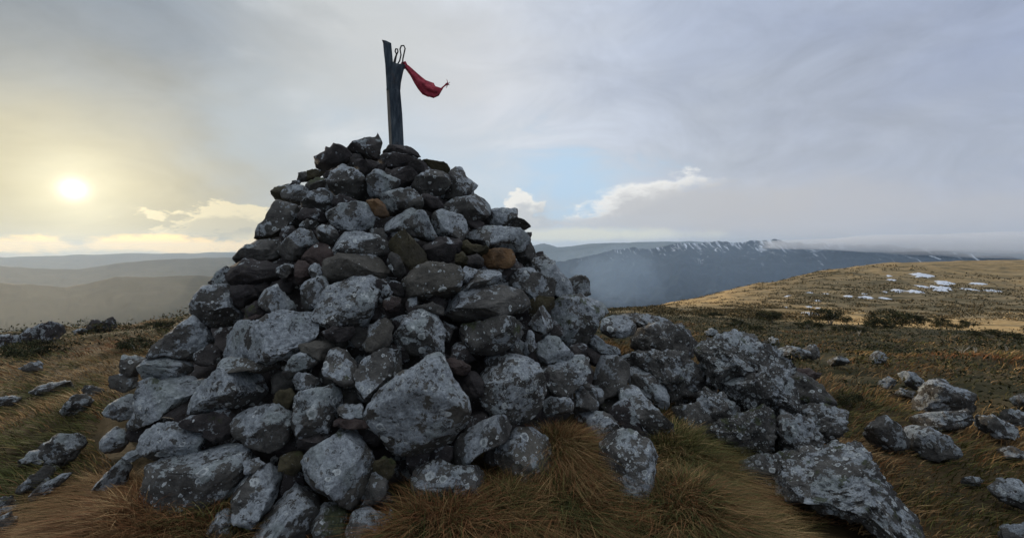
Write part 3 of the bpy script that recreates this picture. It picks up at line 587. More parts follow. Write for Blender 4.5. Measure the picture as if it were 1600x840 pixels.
O|g|5 8 2|0|ringed middle block under the crusted top block|1128,600 1160,590 1200,581 1237,578 1232,600 1243,615 1238,648 1215,652 1180,644 1150,636 1124,622
O|g|4 6 3|0|left shoulder block of the outcrop facing the cairn|1090,648 1098,622 1110,598 1132,604 1130,622 1154,636 1162,662 1130,674 1102,672
O|g|2 6 6|0|mossy dark block low in the middle of the outcrop|1106,672 1160,652 1188,640 1204,662 1200,705 1180,724 1148,726 1122,698
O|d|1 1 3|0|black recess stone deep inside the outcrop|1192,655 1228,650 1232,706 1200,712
O|g|5 4 1|0|right buttress block with a pale broken edge|1222,646 1264,660 1282,690 1273,710 1245,716 1226,708 1220,680
O|g|2 4 5|0|broken foot block at the base of the outcrop|1136,728 1180,716 1215,710 1236,718 1230,762 1180,768 1156,756"""
GROUPS = {'C': 'stones stacked in the summit cairn', 'O': 'rocks of the outcrop beside the cairn', 'G': 'rocks scattered in the grass around the cairn'}
NAMES = {'C': ('cairn_stone', 'cairn stone'), 'O': ('outcrop_boulder', 'boulder'), 'G': ('field_rock', 'rock')}
FOOT = []      # ground footprints, to keep grass off the rocks
POLYS = []
CP, SP = math.cos(PIT), math.sin(PIT)
def place_rock(i, kind, tint, lrm, dz, label, pts, cover=True):
    pts = np.array(pts, float)
    if kind == 'O': pts = pts.mean(0) + (pts - pts.mean(0)) * 1.09
    nx = np.roll(pts, -1, 0); cr = pts[:, 0] * nx[:, 1] - nx[:, 0] * pts[:, 1]; A = cr.sum() / 2
    cx = ((pts[:, 0] + nx[:, 0]) * cr).sum() / (6 * A); cy = ((pts[:, 1] + nx[:, 1]) * cr).sum() / (6 * A)
    w, h = np.ptp(pts[:, 0]), np.ptp(pts[:, 1]); mpx = math.sqrt(abs(A))
    d = pixdir(cx, cy); rs = np.random.RandomState(1000 + i)
    zc = (d[1] * CP - d[2] * SP)             # cosine to the optical axis
    if kind in 'C':
        p, t, hit = cone_hit(cx, cy); size = mpx / F * t * zc
        T = size * rs.uniform(.55, .72); t = t + T * .45 - dz * .012
        if not hit: t -= .05
        _, tg = ground_hit(cx, min(pts[:, 1].max() - .08 * h, 838)); t = min(t, tg + T * .2)
    elif kind == 'O':
        bot = pts[np.argmax(pts[:, 1])]; yb = max(bot[1] - .12 * h, cy)
        _, t = ground_hit(bot[0] * .5 + cx * .5, yb + (90 if cy < 600 and i_is_back(label) else 0)); 
        size = mpx / F * t * zc; T = size * .55; t = t - dz * .05 + T * .25
        t = OVR.get(label.split()[0] + label.split()[1], t)
        size = mpx / F * t * zc; T = size * .55
    else:
        _, t = ground_hit(cx, pts[:, 1].max() - .10 * h); t *= .98; size = mpx / F * t * zc; T = size * .5
    C = CAMP + d * t
    e1 = np.cross(d, [0, 0, 1]); e1 /= np.linalg.norm(e1); e2 = np.cross(e1, d)
    q = []
    for (px, py) in pts:
        v = pixdir(px, py); P_ = CAMP + v * (np.dot(C - CAMP, d) / np.dot(v, d)); q.append((np.dot(P_ - C, e1), np.dot(P_ - C, e2)))
    sub = 6 if (kind == 'O' and mpx > 80) else 5 if mpx > 58 else 4
    X, Fc, size = shape_rock(q, T, 1000 + i, sub=sub, rough=1.0 if kind == 'C' else 1.25, crag=.55 if (kind == 'O' and mpx > 45) else .35 if kind != 'C' else 0)
    Wd = X[:, :1] * e1 + X[:, 1:2] * e2 - X[:, 2:] * d
    nm, cat = NAMES[kind]
    me = new_mesh(nm, Wd, Fc, MS[tint]); o = link(nm, me, tuple(C)); tag(o, label, cat, GROUPS[kind])
    o.color = ((lrm[0] if lrm[0] < 6 else 6 + (lrm[0] - 6) * .55) / 9 * (1 if kind == 'C' else .8), lrm[1] / 9, lrm[2] / 9, 1 if kind == 'C' else .25 if kind == 'O' else .55)
    POLYS.append((kind, pts)); FOOT.append((C[0] - .1 * d[0], C[1] - .1 * d[1], max(np.ptp(np.array(q)[:, 0]), 2 * T) * .42, kind))
    return o
def i_is_back(label): return False
OVR = {'darkwedge': 3.75, 'crustedtop': 4.1, 'ringedmiddle': 3.92, 'leftshoulder': 3.85, 'mossydark': 3.68, 'blackrecess': 3.95, 'rightbuttress': 3.8, 'brokenfoot': 3.5, 'longlow': 5.6, 'squaredark': 4.9, 'longstreaky': 4.1, 'tallcrusted': 3.9, 'darklower': 3.55, 'smoothcurved': 4.3, 'squareended': 4.05,
       'flatreddish': 4.9, 'hugeelongated': 3.3}
for i, line in enumerate(ROCKS.strip().split('\n')):
    kind, tint, lrm, dz, label, pts = line.split('|')
    place_rock(i, kind, tint, [float(v) for v in lrm.split()], float(dz), label, [tuple(map(float, p.split(','))) for p in pts.split()])

def inside(P, poly):
    x, y = P; r = False; n = len(poly); j = n - 1
    for k in range(n):
        if (poly[k][1] > y) != (poly[j][1] > y) and x < (poly[j][0] - poly[k][0]) * (y - poly[k][1]) / (poly[j][1] - poly[k][1]) + poly[k][0]: r = not r
        j = k
    return r
# smaller stones wedged in the dark gaps, set back behind the faces of the big ones
SIL = [(600,232),(520,240),(470,290),(440,340),(400,390),(350,450),(320,520),(260,590),(230,690),(240,760),(300,800),(420,835),(560,835),(620,790),(640,720),(760,740),(860,640),(960,670),(1010,640),(960,560),(900,480),(830,430),(800,360),(740,320),(690,270),(655,250)]
rs = np.random.RandomState(5); got = []
for k in range(5000):
    x, y = rs.uniform(220, 1010), rs.uniform(245, 830)
    if not inside((x, y), SIL) or any(inside((x, y), p) for kk, p in POLYS if kk in 'CO'): continue
    if any(math.hypot(x - a, y - b) < (c_ + 9) for a, b, c_ in got): continue
    d0 = 9 + (y - 240) / 600 * 16; got.append((x, y, d0))
    if len(got) >= 48: break
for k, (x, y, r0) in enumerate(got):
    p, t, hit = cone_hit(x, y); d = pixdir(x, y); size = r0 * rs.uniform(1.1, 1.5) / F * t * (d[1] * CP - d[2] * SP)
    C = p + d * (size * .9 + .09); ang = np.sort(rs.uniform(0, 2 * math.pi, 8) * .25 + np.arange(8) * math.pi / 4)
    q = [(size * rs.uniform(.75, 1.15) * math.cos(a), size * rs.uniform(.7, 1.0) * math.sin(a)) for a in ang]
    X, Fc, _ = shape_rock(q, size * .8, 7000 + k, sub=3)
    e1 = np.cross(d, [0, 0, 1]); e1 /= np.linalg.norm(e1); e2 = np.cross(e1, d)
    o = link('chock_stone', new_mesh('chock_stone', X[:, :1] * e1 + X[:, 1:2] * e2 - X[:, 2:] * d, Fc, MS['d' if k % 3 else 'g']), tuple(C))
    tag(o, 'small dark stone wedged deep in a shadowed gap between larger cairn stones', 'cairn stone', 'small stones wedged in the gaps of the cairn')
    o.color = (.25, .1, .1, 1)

# rubble packed inside the cairn
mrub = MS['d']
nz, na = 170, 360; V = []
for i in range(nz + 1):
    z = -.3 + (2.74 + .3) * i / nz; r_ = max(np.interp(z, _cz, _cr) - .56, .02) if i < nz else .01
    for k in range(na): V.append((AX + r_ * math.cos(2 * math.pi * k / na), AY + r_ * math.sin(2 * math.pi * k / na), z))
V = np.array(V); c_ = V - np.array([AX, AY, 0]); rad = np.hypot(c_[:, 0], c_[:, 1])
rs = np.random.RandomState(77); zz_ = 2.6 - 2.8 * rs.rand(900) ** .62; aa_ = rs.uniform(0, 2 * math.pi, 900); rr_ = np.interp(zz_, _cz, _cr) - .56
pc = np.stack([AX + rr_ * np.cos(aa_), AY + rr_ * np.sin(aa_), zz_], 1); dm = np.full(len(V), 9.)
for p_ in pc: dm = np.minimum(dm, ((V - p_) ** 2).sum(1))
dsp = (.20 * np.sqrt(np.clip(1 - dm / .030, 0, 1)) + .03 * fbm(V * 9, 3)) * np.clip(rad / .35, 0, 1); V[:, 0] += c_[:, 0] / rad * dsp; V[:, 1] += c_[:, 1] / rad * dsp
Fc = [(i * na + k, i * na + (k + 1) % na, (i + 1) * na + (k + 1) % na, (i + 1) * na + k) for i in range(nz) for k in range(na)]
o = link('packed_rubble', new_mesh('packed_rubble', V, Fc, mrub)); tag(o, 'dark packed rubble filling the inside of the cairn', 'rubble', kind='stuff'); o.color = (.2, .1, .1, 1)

# ------------------------------------------------------------------ ground sheet
def veg(x, y):
    """where gold grass, dark heath and brown moor grow: returns (heath, gold)"""
    P = np.stack([x, y, 0 * x], 1); r = np.hypot(x, y); a = np.degrees(np.arctan2(x, y))
    Pn = P.copy()
    n_ = fbm(P * .35 + 4, 4); nf = fbm(P * .05 + 8, 4)
    right = np.clip((a - 2) / 8, 0, 1)
    hz = right * np.clip((r - 5.5) / 3.5, 0, 1) * np.clip((62 - r + nf * 22) / 10, 0, 1)
    heath = np.clip(hz * (1.25 + 2.4 * n_), 0, 1)
    left = np.clip((-a - 20) / 6, 0, 1) * np.clip((r - 9) / 3, 0, 1) * np.clip(.75 + 1.2 * n_, 0, 1)
    heath = np.maximum(heath, left)
    gold = np.clip((a - 30) / 8, 0, 1) * np.clip((r - 50 - nf * 10) / 10, 0, 1) * np.clip((165 + nf * 60 - r) / 30, 0, 1)
    Ps = P * np.array([.02, .09, 1]); st = fbm(Ps + 2, 4)
    gold = gold * np.clip(1.25 + 2.2 * st, 0, 1)
    crest = np.clip((34 - a) / 8, 0, 1) * np.clip((r - 120) / 60, 0, 1) * right
    crest2 = np.clip((r - 330 - nf * 60) / 60, 0, 1) * .45 * np.clip((a - 30) / 5, 0, 1)
    gold = np.maximum(gold, np.maximum(crest, crest2) * np.clip(.75 + 1.2 * fbm(P * .12, 4), 0, 1))
    return heath, gold
azs = np.radians(np.concatenate([np.linspace(-125, -60, 70, endpoint=False), np.linspace(-60, 60, 620, endpoint=False), np.linspace(60, 125, 71)]))
rs_ = np.concatenate([np.exp(np.linspace(math.log(.25), math.log(1.3), 16, endpoint=False)), np.exp(np.linspace(math.log(1.3), math.log(700), 420, endpoint=False)), np.exp(np.linspace(math.log(700), math.log(42000), 60))])
A_, R_ = np.meshgrid(azs, rs_); gx = (R_ * np.sin(A_)).ravel(); gy = (R_ * np.cos(A_)).ravel()
gz = terr(gx, gy); na, nr = len(azs), len(rs_)
V = np.stack([gx, gy, gz], 1); i0 = (np.arange(nr - 1)[:, None] * na + np.arange(na - 1)[None]).ravel()
Fc = np.stack([i0, i0 + 1, i0 + na + 1, i0 + na], 1)
mg, q, b = mat('moorland_ground', .95, .1)
tcn = q.node('ShaderNodeTexCoord'); P = tcn.outputs['Object']
at = q.node('ShaderNodeAttribute', attribute_name='heath'); ag = q.node('ShaderNodeAttribute', attribute_name='gold'); af = q.node('ShaderNodeAttribute', attribute_name='far')
nA = q.noise(P, .9, 6, .6); nB = q.noise(P, 9, 6, .7); nC = q.noise(q.v('MULTIPLY', P, (.05, .14, .1)), 1.0, 8, .65); nD = q.noise(q.v('MULTIPLY', P, (.5, 1.2, .1)), 1.0, 8, .7)
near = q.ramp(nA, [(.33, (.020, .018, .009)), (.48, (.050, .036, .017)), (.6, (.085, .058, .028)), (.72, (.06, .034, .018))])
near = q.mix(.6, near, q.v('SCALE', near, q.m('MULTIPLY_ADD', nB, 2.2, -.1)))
moor = q.ramp(nC, [(.3, (.065, .055, .028)), (.45, (.14, .108, .054)), (.58, (.26, .19, .098)), (.72, (.40, .29, .15))])
moor = q.mix(.75, moor, q.v('SCALE', moor, q.m('MULTIPLY_ADD', nD, 2.6, -.3)))
hcol = q.ramp(q.noise(q.v('MULTIPLY', P, (.5, 1.3, .5)), 1.3, 8, .7), [(.33, (.010, .013, .007)), (.47, (.042, .038, .017)), (.58, (.088, .068, .033)), (.70, (.16, .115, .065))])
gcol = q.ramp(nD, [(.3, (.26, .16, .060)), (.5, (.52, .33, .135)), (.7, (.62, .44, .22))])
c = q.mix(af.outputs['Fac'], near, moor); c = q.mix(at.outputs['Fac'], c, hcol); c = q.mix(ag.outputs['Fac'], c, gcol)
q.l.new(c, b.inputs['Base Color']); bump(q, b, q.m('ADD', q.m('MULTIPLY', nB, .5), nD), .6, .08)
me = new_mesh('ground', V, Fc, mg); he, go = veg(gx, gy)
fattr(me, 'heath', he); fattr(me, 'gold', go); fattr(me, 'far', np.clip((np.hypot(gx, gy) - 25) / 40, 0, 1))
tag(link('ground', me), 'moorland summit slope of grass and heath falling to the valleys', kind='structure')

# ------------------------------------------------------------------ hills
def hills(name, D, depth, prof, drop, mt, x0, x1, rough, label, seed=0, nn=420, nr=60, ridges=1.0, expo=1.15, snowy=False):
    xs = np.linspace(x0, x1, nn); ys = np.interp(xs, [p[0] for p in prof], [p[1] for p in prof]) + (6.0 if snowy else 1.4) * fbm(np.stack([xs * .022, 0 * xs + seed, 0 * xs], 1), 4)
    a = np.arctan((xs - 800) / F); k = np.arange(nr) / (nr - 1)
    top = np.array([zpix(x, D * math.cos(aa), y) for x, y, aa in zip(xs, ys, a)])
    V = np.zeros((nr * 2 - 1, nn, 3))
    for j in range(-(nr - 1), nr):
        f = j / (nr - 1); rr = D + f * depth; af_ = abs(f)
        z = top - drop * (af_ ** expo) * (1 if j < 0 else 1.0)
        x_, y_ = rr * np.sin(a), rr * np.cos(a); P_ = np.stack([x_, y_, 0 * x_ + seed], 1)
        n_ = fbm(P_ / (depth * .42) * np.array([1, 1, 1]), 5, .52); gul = -np.abs(fbm(P_ / (depth * .16) + 9, 4, .55))
        z = z + rough * (n_ * .9 + gul * 1.1 * ridges + .3) * min(1, .12 + af_ * 1.6)
        V[j + nr - 1] = np.stack([x_, y_, z], 1)
    V = V.reshape(-1, 3); m0 = 2 * nr - 1
    i0 = (np.arange(m0 - 1)[:, None] * nn + np.arange(nn - 1)[None]).ravel()
    o = link(name, new_mesh(name, V, np.stack([i0, i0 + 1, i0 + nn + 1, i0 + nn], 1), mt))
    return tag(o, label, kind='structure')
def hill_mat(name, cols, snow=None):
    m_, q, b = mat(name, .95, .05); P = q.node('ShaderNodeTexCoord').outputs['Object']
    n_ = q.noise(P, .0016, 8, .62); c = q.ramp(n_, [(.35, cols[0]), (.65, cols[1])])
    if snow:
        z = q.node('ShaderNodeSeparateXYZ'); q.l.new(P, z.inputs[0])
        s1 = q.noise(q.v('MULTIPLY', P, (.022, .0045, .0055)), 1, 8, .72, dist=.9)
        hi = q.ss(z.outputs[2], snow[0], snow[1])
        sm = q.ss(q.m('ADD', s1, q.m('MULTIPLY', hi, .12)), .58, .74)
        c = q.mix(q.m('MULTIPLY', sm, q.ss(z.outputs[2], snow[0] - 60, snow[0] + 10)), c, (.72, .76, .82))
    q.l.new(c, b.inputs['Base Color']); return m_
mh = hill_mat('forested_range', ((.010, .022, .036), (.026, .042, .060)), snow=(-120, 110))
mh2 = hill_mat('wooded_hill', ((.012, .018, .014), (.050, .052, .036)))
hills('mountain_range', 5200, 2600, [(700,430),(820,418),(870,408),(920,398),(960,391),(1000,387),(1050,381),(1090,379),(1130,376),(1180,375),(1230,377),(1280,380),(1350,383),(1400,386),(1450,388),(1500,393),(1560,399),(1600,403),(2100,415)], 620, mh, 700, 2100, 95, 'dark mountain range streaked with snow under the cloud base', 3, 900, 110, 1.5, .72, True)
hills('far_range', 17000, 4000, [(700,392),(830,384),(850,380),(870,386),(920,381),(1000,378),(1080,377),(1200,383),(1500,390),(1700,392)], 900, mh2, 640, 1700, 120, 'pale blue far range beyond the snowy mountains', 5)
hills('left_hill', 3000, 1700, [(-500,452),(-100,446),(0,445),(60,447),(100,449),(140,441),(180,434),(230,432),(300,430),(330,431),(400,434),(600,440),(760,470)], 520, mh2, -500, 760, 110, 'hazy wooded hill in the valley on the left', 11, 500)
hills('mid_hills', 7500, 2500, [(-500,418),(0,415),(60,419),(120,421),(200,409),(300,403),(400,402),(500,408),(700,412)], 600, mh2, -500, 820, 60, 'hazy ridge behind the wooded hill on the left', 17)
hills('horizon_hills', 17000, 4000, [(-500,404),(0,402),(100,399),(200,396),(300,395),(400,393),(500,394),(700,392)], 900, mh2, -500, 760, 60, 'faint hills along the left horizon', 23)

# ------------------------------------------------------------------ haze and mist
def vol_mat(name, col, dens, an, em=0):
    m_ = bpy.data.materials.new(name); m_.use_nodes = True; q = NT(m_.node_tree)
    v_ = q.node('ShaderNodeVolumePrincipled'); v_.inputs['Color'].default_value = (*col, 1); v_.inputs['Density'].default_value = dens; v_.inputs['Anisotropy'].default_value = an
    o = q.node('ShaderNodeOutputMaterial'); q.l.new(v_.outputs[0], o.inputs['Volume']); return m_
HAZE = 3.8e-5
if HAZE:
    x0, x1, y0, y1, z0, z1 = -22500, 22500, -22500, 22500, -900, 330
    V = [(x, y, z) for z in (z0, z1) for y in (y0, y1) for x in (x0, x1)]
    Fc = [(0, 2, 3, 1), (4, 5, 7, 6), (0, 1, 5, 4), (2, 6, 7, 3), (0, 4, 6, 2), (1, 3, 7, 5)]
    o = link('haze', new_mesh('haze', V, Fc, vol_mat('haze_air', (.58, .77, 1.0), HAZE, .3), smooth=False))
    tag(o, 'thin bluish haze over the valleys and ranges', 'haze', kind='stuff')
MIST = [(965, 432, 3500, 330, 230, 300, 4.5e-4, 'pale wisp of mist standing before the left part of the range'), (-330, 480, 1700, 1000, 170, 420, 1.3e-4, 'sunlit mist filling the valley on the left'), (1120, 440, 3300, 1500, 290, 350, 3.2e-4, 'bluish mist before the mountain range'), (1460, 380, 4600, 1300, 66, 260, 3.6e-3, 'cloud base wrapped over the snowy crest'), (1650, 388, 4400, 800, 70, 260, 2.2e-3, 'cloud lying on the right end of the range')]
def mist(x, y, D, w, h, dep, dens):
    """lumpy bank of mist centred on a sky direction at distance D; w,h,dep half-sizes in metres"""
    d = pixdir(x, y); C = CAMP + d * D; V, Fc = ico(4); V = V * np.array([w, dep, h])
    V = V * (1 + .35 * fbm(V / max(w, 1) * 2.2 + x, 3))[:, None]
    e1 = np.array([d[1], -d[0], 0]); e1 /= np.linalg.norm(e1); e2 = np.array([d[0], d[1], 0]); e2 /= np.linalg.norm(e2)
    return link('mist', new_mesh('mist', V[:, :1] * e1 + V[:, 1:2] * e2 + V[:, 2:] * np.array([0, 0, 1]), Fc, vol_mat('mist_air', (1, 1, 1) if D > 4000 else (.62, .80, 1.0) if x > 600 else (.98, .96, .86), dens, .35 if x > 600 else .6)), tuple(C))
if MIST:
    for x, y, D, w, h, dep, dn, lb in MIST:
        tag(mist(x, y, D, w, h, dep, dn), lb, 'mist', kind='stuff')

# ------------------------------------------------------------------ marker post
mm, q, b = mat('weathered_slate_metal', .55, .4)
P = q.node('ShaderNodeTexCoord').outputs['Object']
n_ = q.noise(q.v('MULTIPLY', P, (1, 1, .25)), 22, 8, .7); n2_ = q.noise(P, 7, 5, .6)
c = q.ramp(n_, [(.3, (.014, .020, .027)), (.5, (.050, .063, .076)), (.72, (.12, .14, .15))]); c = q.mix(q.m('MULTIPLY', q.ss(n2_, .55, .7), .6), c, (.07, .055, .05))
q.l.new(c, b.inputs['Base Color']); b.inputs['Metallic'].default_value = 0.0; b.inputs['Roughness'].default_value = .9; b.inputs['Specular IOR Level'].default_value = .05; bump(q, b, n_, .4, .01)
mw, q, b = mat('rusty_wire', .7, .3); b.inputs['Base Color'].default_value = (.035, .03, .028, 1)
DP = 4.6
def pt(x, y, dy=0.0):
    d = pixdir(x, y); Y = DP + dy; return np.array(CAMP + d * (Y / d[1]))
import bmesh
base = pt(618, 236); root = bpy.data.objects.new('marker_post', None); COL.objects.link(root); root.location = tuple(base)
tag(root, 'tall dark metal marker post with a torn top standing on the cairn summit', 'marker post')
def loft(name, sects, mt, bev=.006, parent=None, th=None):
    """closed loft through horizontal sections, each a list of world points"""
    n = len(sects[0]); V = np.concatenate([np.array(s) for s in sects]) - base; bm = bmesh.new(); vs_ = [bm.verts.new(v) for v in V]
    for i in range(len(sects) - 1):
        for k in range(n): bm.faces.new((vs_[i * n + k], vs_[i * n + (k + 1) % n], vs_[(i + 1) * n + (k + 1) % n], vs_[(i + 1) * n + k]))
    bm.faces.new(vs_[:n][::-1]); bm.faces.new(vs_[-n:]); bmesh.ops.recalc_face_normals(bm, faces=bm.faces)
    bmesh.ops.bevel(bm, geom=[e for e in bm.edges if len(e.link_faces) == 2 and e.calc_face_angle(0) > .5], offset=bev, segments=2, affect='EDGES', profile=.5)
    me = bpy.data.meshes.new(name); bm.to_mesh(me); bm.free(); me.materials.append(mt); return link(name, me, parent=parent)
def hexsec(xl, xr, y, d0=.075):
    w = xr - xl
    return [pt(xl, y), pt(xl + w * .22, y, -d0), pt(xl + w * .62, y, -d0 * 1.15), pt(xr, y, -.02), pt(xl + w * .8, y, d0), pt(xl + w * .25, y, d0)]
loft('shaft', [hexsec(*s) for s in ((608.5, 631.5, 240), (607.5, 631, 220), (605.5, 629, 180), (603.5, 625.5, 139))], mm, parent=root)
loft('torn_plate', [[pt(xl, y, -.055), pt(xr, y, -.045), pt(xr, y, -.030), pt(xl, y, -.040)] for xl, xr, y in ((604, 613, 140), (603, 613.5, 120), (601.8, 614.3, 100), (599.5, 612.5, 80), (598.5, 611.3, 67.5))] +
     [[pt(596.5, 62.3, -.055), pt(603, 63.5, -.045), pt(603, 63.5, -.03), pt(596.5, 62.3, -.040)]], mm, .003, root)
loft('flared_collar', [[pt(xl, y, .05), pt(xl, y, -.04), pt((xl + xr) / 2, y, -.08), pt(xr, y, -.02), pt(xr, y, .05)] for xl, xr, y in ((603.5, 625.7, 141), (604.5, 626.5, 130), (607, 630, 113), (609, 633.5, 101))] +
     [[pt(610, 96.5, .05), pt(610, 96.5, -.04), pt(620, 99, -.075), pt(634, 103.5, -.02), pt(634, 103.5, .05)]], mm, .003, root)
for nme, px in (('wire_loop', [(615, 99), (617, 92), (619.5, 85), (617.3, 80.5), (618.5, 76.5), (621.3, 77), (621.8, 81), (619.5, 86), (618.3, 92), (617.5, 98)]),
                ('wire_loop', [(621, 101), (624.5, 95), (626.5, 86), (625, 77), (627, 71.8), (631, 71.5), (633, 76), (631.5, 83), (629.5, 92), (629, 101)])):
    V, Fc = tube(np.array([pt(a_, b_, -.02 + .015 * math.sin(k)) for k, (a_, b_) in enumerate(px)]) - base, .0075, 7)
    link(nme, new_mesh(nme, V, Fc, mw), parent=root)
# red cloth streaming from the collar
mc, q, b = mat('red_cloth', .75, .2)
P = q.node('ShaderNodeTexCoord').outputs['Object']; cn_ = q.noise(q.v('MULTIPLY', P, (1, 1, 1)), 18, 5, .6)
q.l.new(q.ramp(cn_, [(.3, (.14, .014, .022)), (.55, (.36, .040, .06)), (.75, (.50, .11, .12))]), b.inputs['Base Color'])
bump(q, b, q.noise(q.v('MULTIPLY', P, (4, 4, 1)), 16, 3, .5), .8, .02)
b.inputs['Transmission Weight'].default_value = 0
cl_ = [(631, 101, 3.2), (636, 105, 4.2), (641, 111, 5.2), (647, 118, 6.5), (653, 125, 8.5), (660, 132, 11), (667, 138, 13.5), (673, 141.5, 14), (678, 143, 13), (683, 142, 10), (687, 140, 6), (690, 139, 2.5), (692, 136.5, 1.6), (695, 134, 1.5), (698, 131.5, 2.4), (700.5, 131, 2.2)]
sg = 26; V = []; Fc = []
for k, (x_, y_, w_) in enumerate(cl_):
    a_, c2 = cl_[max(k - 1, 0)], cl_[min(k + 1, len(cl_) - 1)]; tx, ty = c2[0] - a_[0], c2[1] - a_[1]; L_ = math.hypot(tx, ty); nx_, ny_ = -ty / L_, tx / L_
    for m2 in range(sg):
        w0 = 2 * math.pi * m2 / sg; fold = 1 + .20 * math.sin(4 * w0 + k * .45) + .12 * math.sin(7 * w0 - k * .8)
        s_ = w_ * math.cos(w0) * fold; dd = w_ * math.sin(w0) * .55 * fold / F * DP
        s_ *= .74; V.append(pt(x_ + nx_ * s_, y_ + ny_ * s_, dd))
for k in range(len(cl_) - 1):
    for m2 in range(sg): Fc.append((k * sg + m2, k * sg + (m2 + 1) % sg, (k + 1) * sg + (m2 + 1) % sg, (k + 1) * sg + m2))
ob = pt(633, 102)
rc = link('red_cloth', new_mesh('red_cloth', np.array(V) - ob, Fc, mc), tuple(ob)); tag(rc, 'faded red cloth tied to the post top and streaming in the wind', 'cloth')
for (x_, y_) in ((698, 124), (702.5, 128.5), (702.5, 133.5), (697, 138)):
    V, Fc = tube(np.array([pt(699, 131.5), pt((699 + x_) / 2 + .6, (131.5 + y_) / 2, .01), pt(x_, y_)]) - ob, np.array([.006, .004, .002]), 5)
    link('frayed_thread', new_mesh('frayed_thread', V, Fc, mc), parent=rc)
V, Fc = tube(np.array([pt(628, 103), pt(629, 99), pt(633, 98), pt(635, 102), pt(632, 106), pt(628, 103)]) - ob, .016, 8); link('knot', new_mesh('knot', V, Fc, mc), parent=rc)

# ------------------------------------------------------------------ grass
mgr, q, b = mat('grass_blades', .8, .15)
ca = q.node('ShaderNodeAttribute', attribute_name='tint'); q.l.new(ca.outputs['Color'], b.inputs['Base Color'])
PAL = np.array([(.38, .245, .110), (.27, .160, .068), (.20, .090, .037), (.125, .112, .036), (.075, .080, .025), (.46, .33, .17)])
def blades(P0, H, Wd, lean, tint, seg=3, droop=.5):
    """P0 Nx3 roots, H heights, Wd widths, lean Nx2 horizontal throw (in units of H)"""
    n = len(P0); rs = np.random.RandomState(n % 9999); a = rs.uniform(0, 2 * math.pi, n); sx, sy = np.cos(a), np.sin(a)
    V = np.zeros((n, 2 * seg + 1, 3)); 
    for k in range(seg + 1):
        t = k / seg; up = t * (1 - droop * t * .5) ; th = t ** 1.6
        c = P0 + np.stack([lean[:, 0] * H * th, lean[:, 1] * H * th, H * up * np.sqrt(np.maximum(1 - .45 * np.minimum(np.hypot(lean[:, 0], lean[:, 1]), 1.4) , .2))], 1)
        w = Wd * (1 - t * .85) * .5
        if k < seg:
            V[:, 2 * k] = c - np.stack([sx * w, sy * w, 0 * w], 1); V[:, 2 * k + 1] = c + np.stack([sx * w, sy * w, 0 * w], 1)
        else: V[:, 2 * seg] = c
    b0 = np.arange(n)[:, None] * (2 * seg + 1); T = []
    for k in range(seg - 1): T += [b0 + [2 * k, 2 * k + 1, 2 * k + 3], b0 + [2 * k, 2 * k + 3, 2 * k + 2]]
    T += [b0 + [2 * seg - 2, 2 * seg - 1, 2 * seg]]
    return V.reshape(-1, 3), np.concatenate(T), np.repeat(tint, 2 * seg + 1, 0)
def add_tint(me, t): fattr(me, 'tint', np.concatenate([t, np.ones((len(t), 1))], 1), 'FLOAT_COLOR')
rs = np.random.RandomState(3)
N = 275000
a = np.radians(rs.uniform(-66, 66, N)); r = np.exp(rs.uniform(math.log(1.45), math.log(34), N)); gx, gy = r * np.sin(a), r * np.cos(a)
keep = np.hypot(gx - AX, gy - AY) > 2.32
for fx, fy, fr, kd in FOOT:
    if kd != 'C' or math.hypot(fx - AX, fy - AY) > 2.3: keep &= np.hypot(gx - fx, gy - fy) > fr * (.62 if kd == 'C' else .42)
he, _ = veg(gx, gy); keep &= rs.rand(N) > he * .9
gx, gy, r, a = gx[keep], gy[keep], r[keep], a[keep]; n = len(gx); P2 = np.stack([gx, gy, 0 * gx], 1)
cl1 = fbm(P2 * 2.6, 3); cl3 = fbm(P2 * .8 + 7, 3)
H = (.065 + .075 * np.clip(.5 + cl1 * 1.3, 0, 1.3)) * rs.uniform(.6, 1.25, n) * (1 + r * .012) * np.clip((r - .9) / 1.8, .4, 1)
wind = np.stack([np.where(gx < -1, -.75, .35) + .5 * pnoise(P2 * .9 + 3), -.55 + .5 * pnoise(P2 * .9 + 30)], 1) + rs.normal(0, .28, (n, 2))
u = np.clip(.45 + cl3 * .5 + rs.normal(0, .13, n), 0, .999); idx = (u * 5).astype(int)
dry = fbm(P2 * .5 + 20, 2) + rs.normal(0, .2, n); order = np.array([4, 3, 1, 0, 5]); tint = PAL[order[idx]]
tint = np.where((dry > .45)[:, None], PAL[2] * 1.1, tint) * rs.uniform(.45, 1.5, (n, 1))
V, Fc, T = blades(np.stack([gx, gy, terr(gx, gy) - .01], 1), H, .0035 + r * .0011, wind * .9, tint)
me = new_mesh('grass', V, Fc, mgr); add_tint(me, T); tag(link('grass', me), 'wind swept straw and russet tussock grass covering the summit', 'grass', kind='stuff')

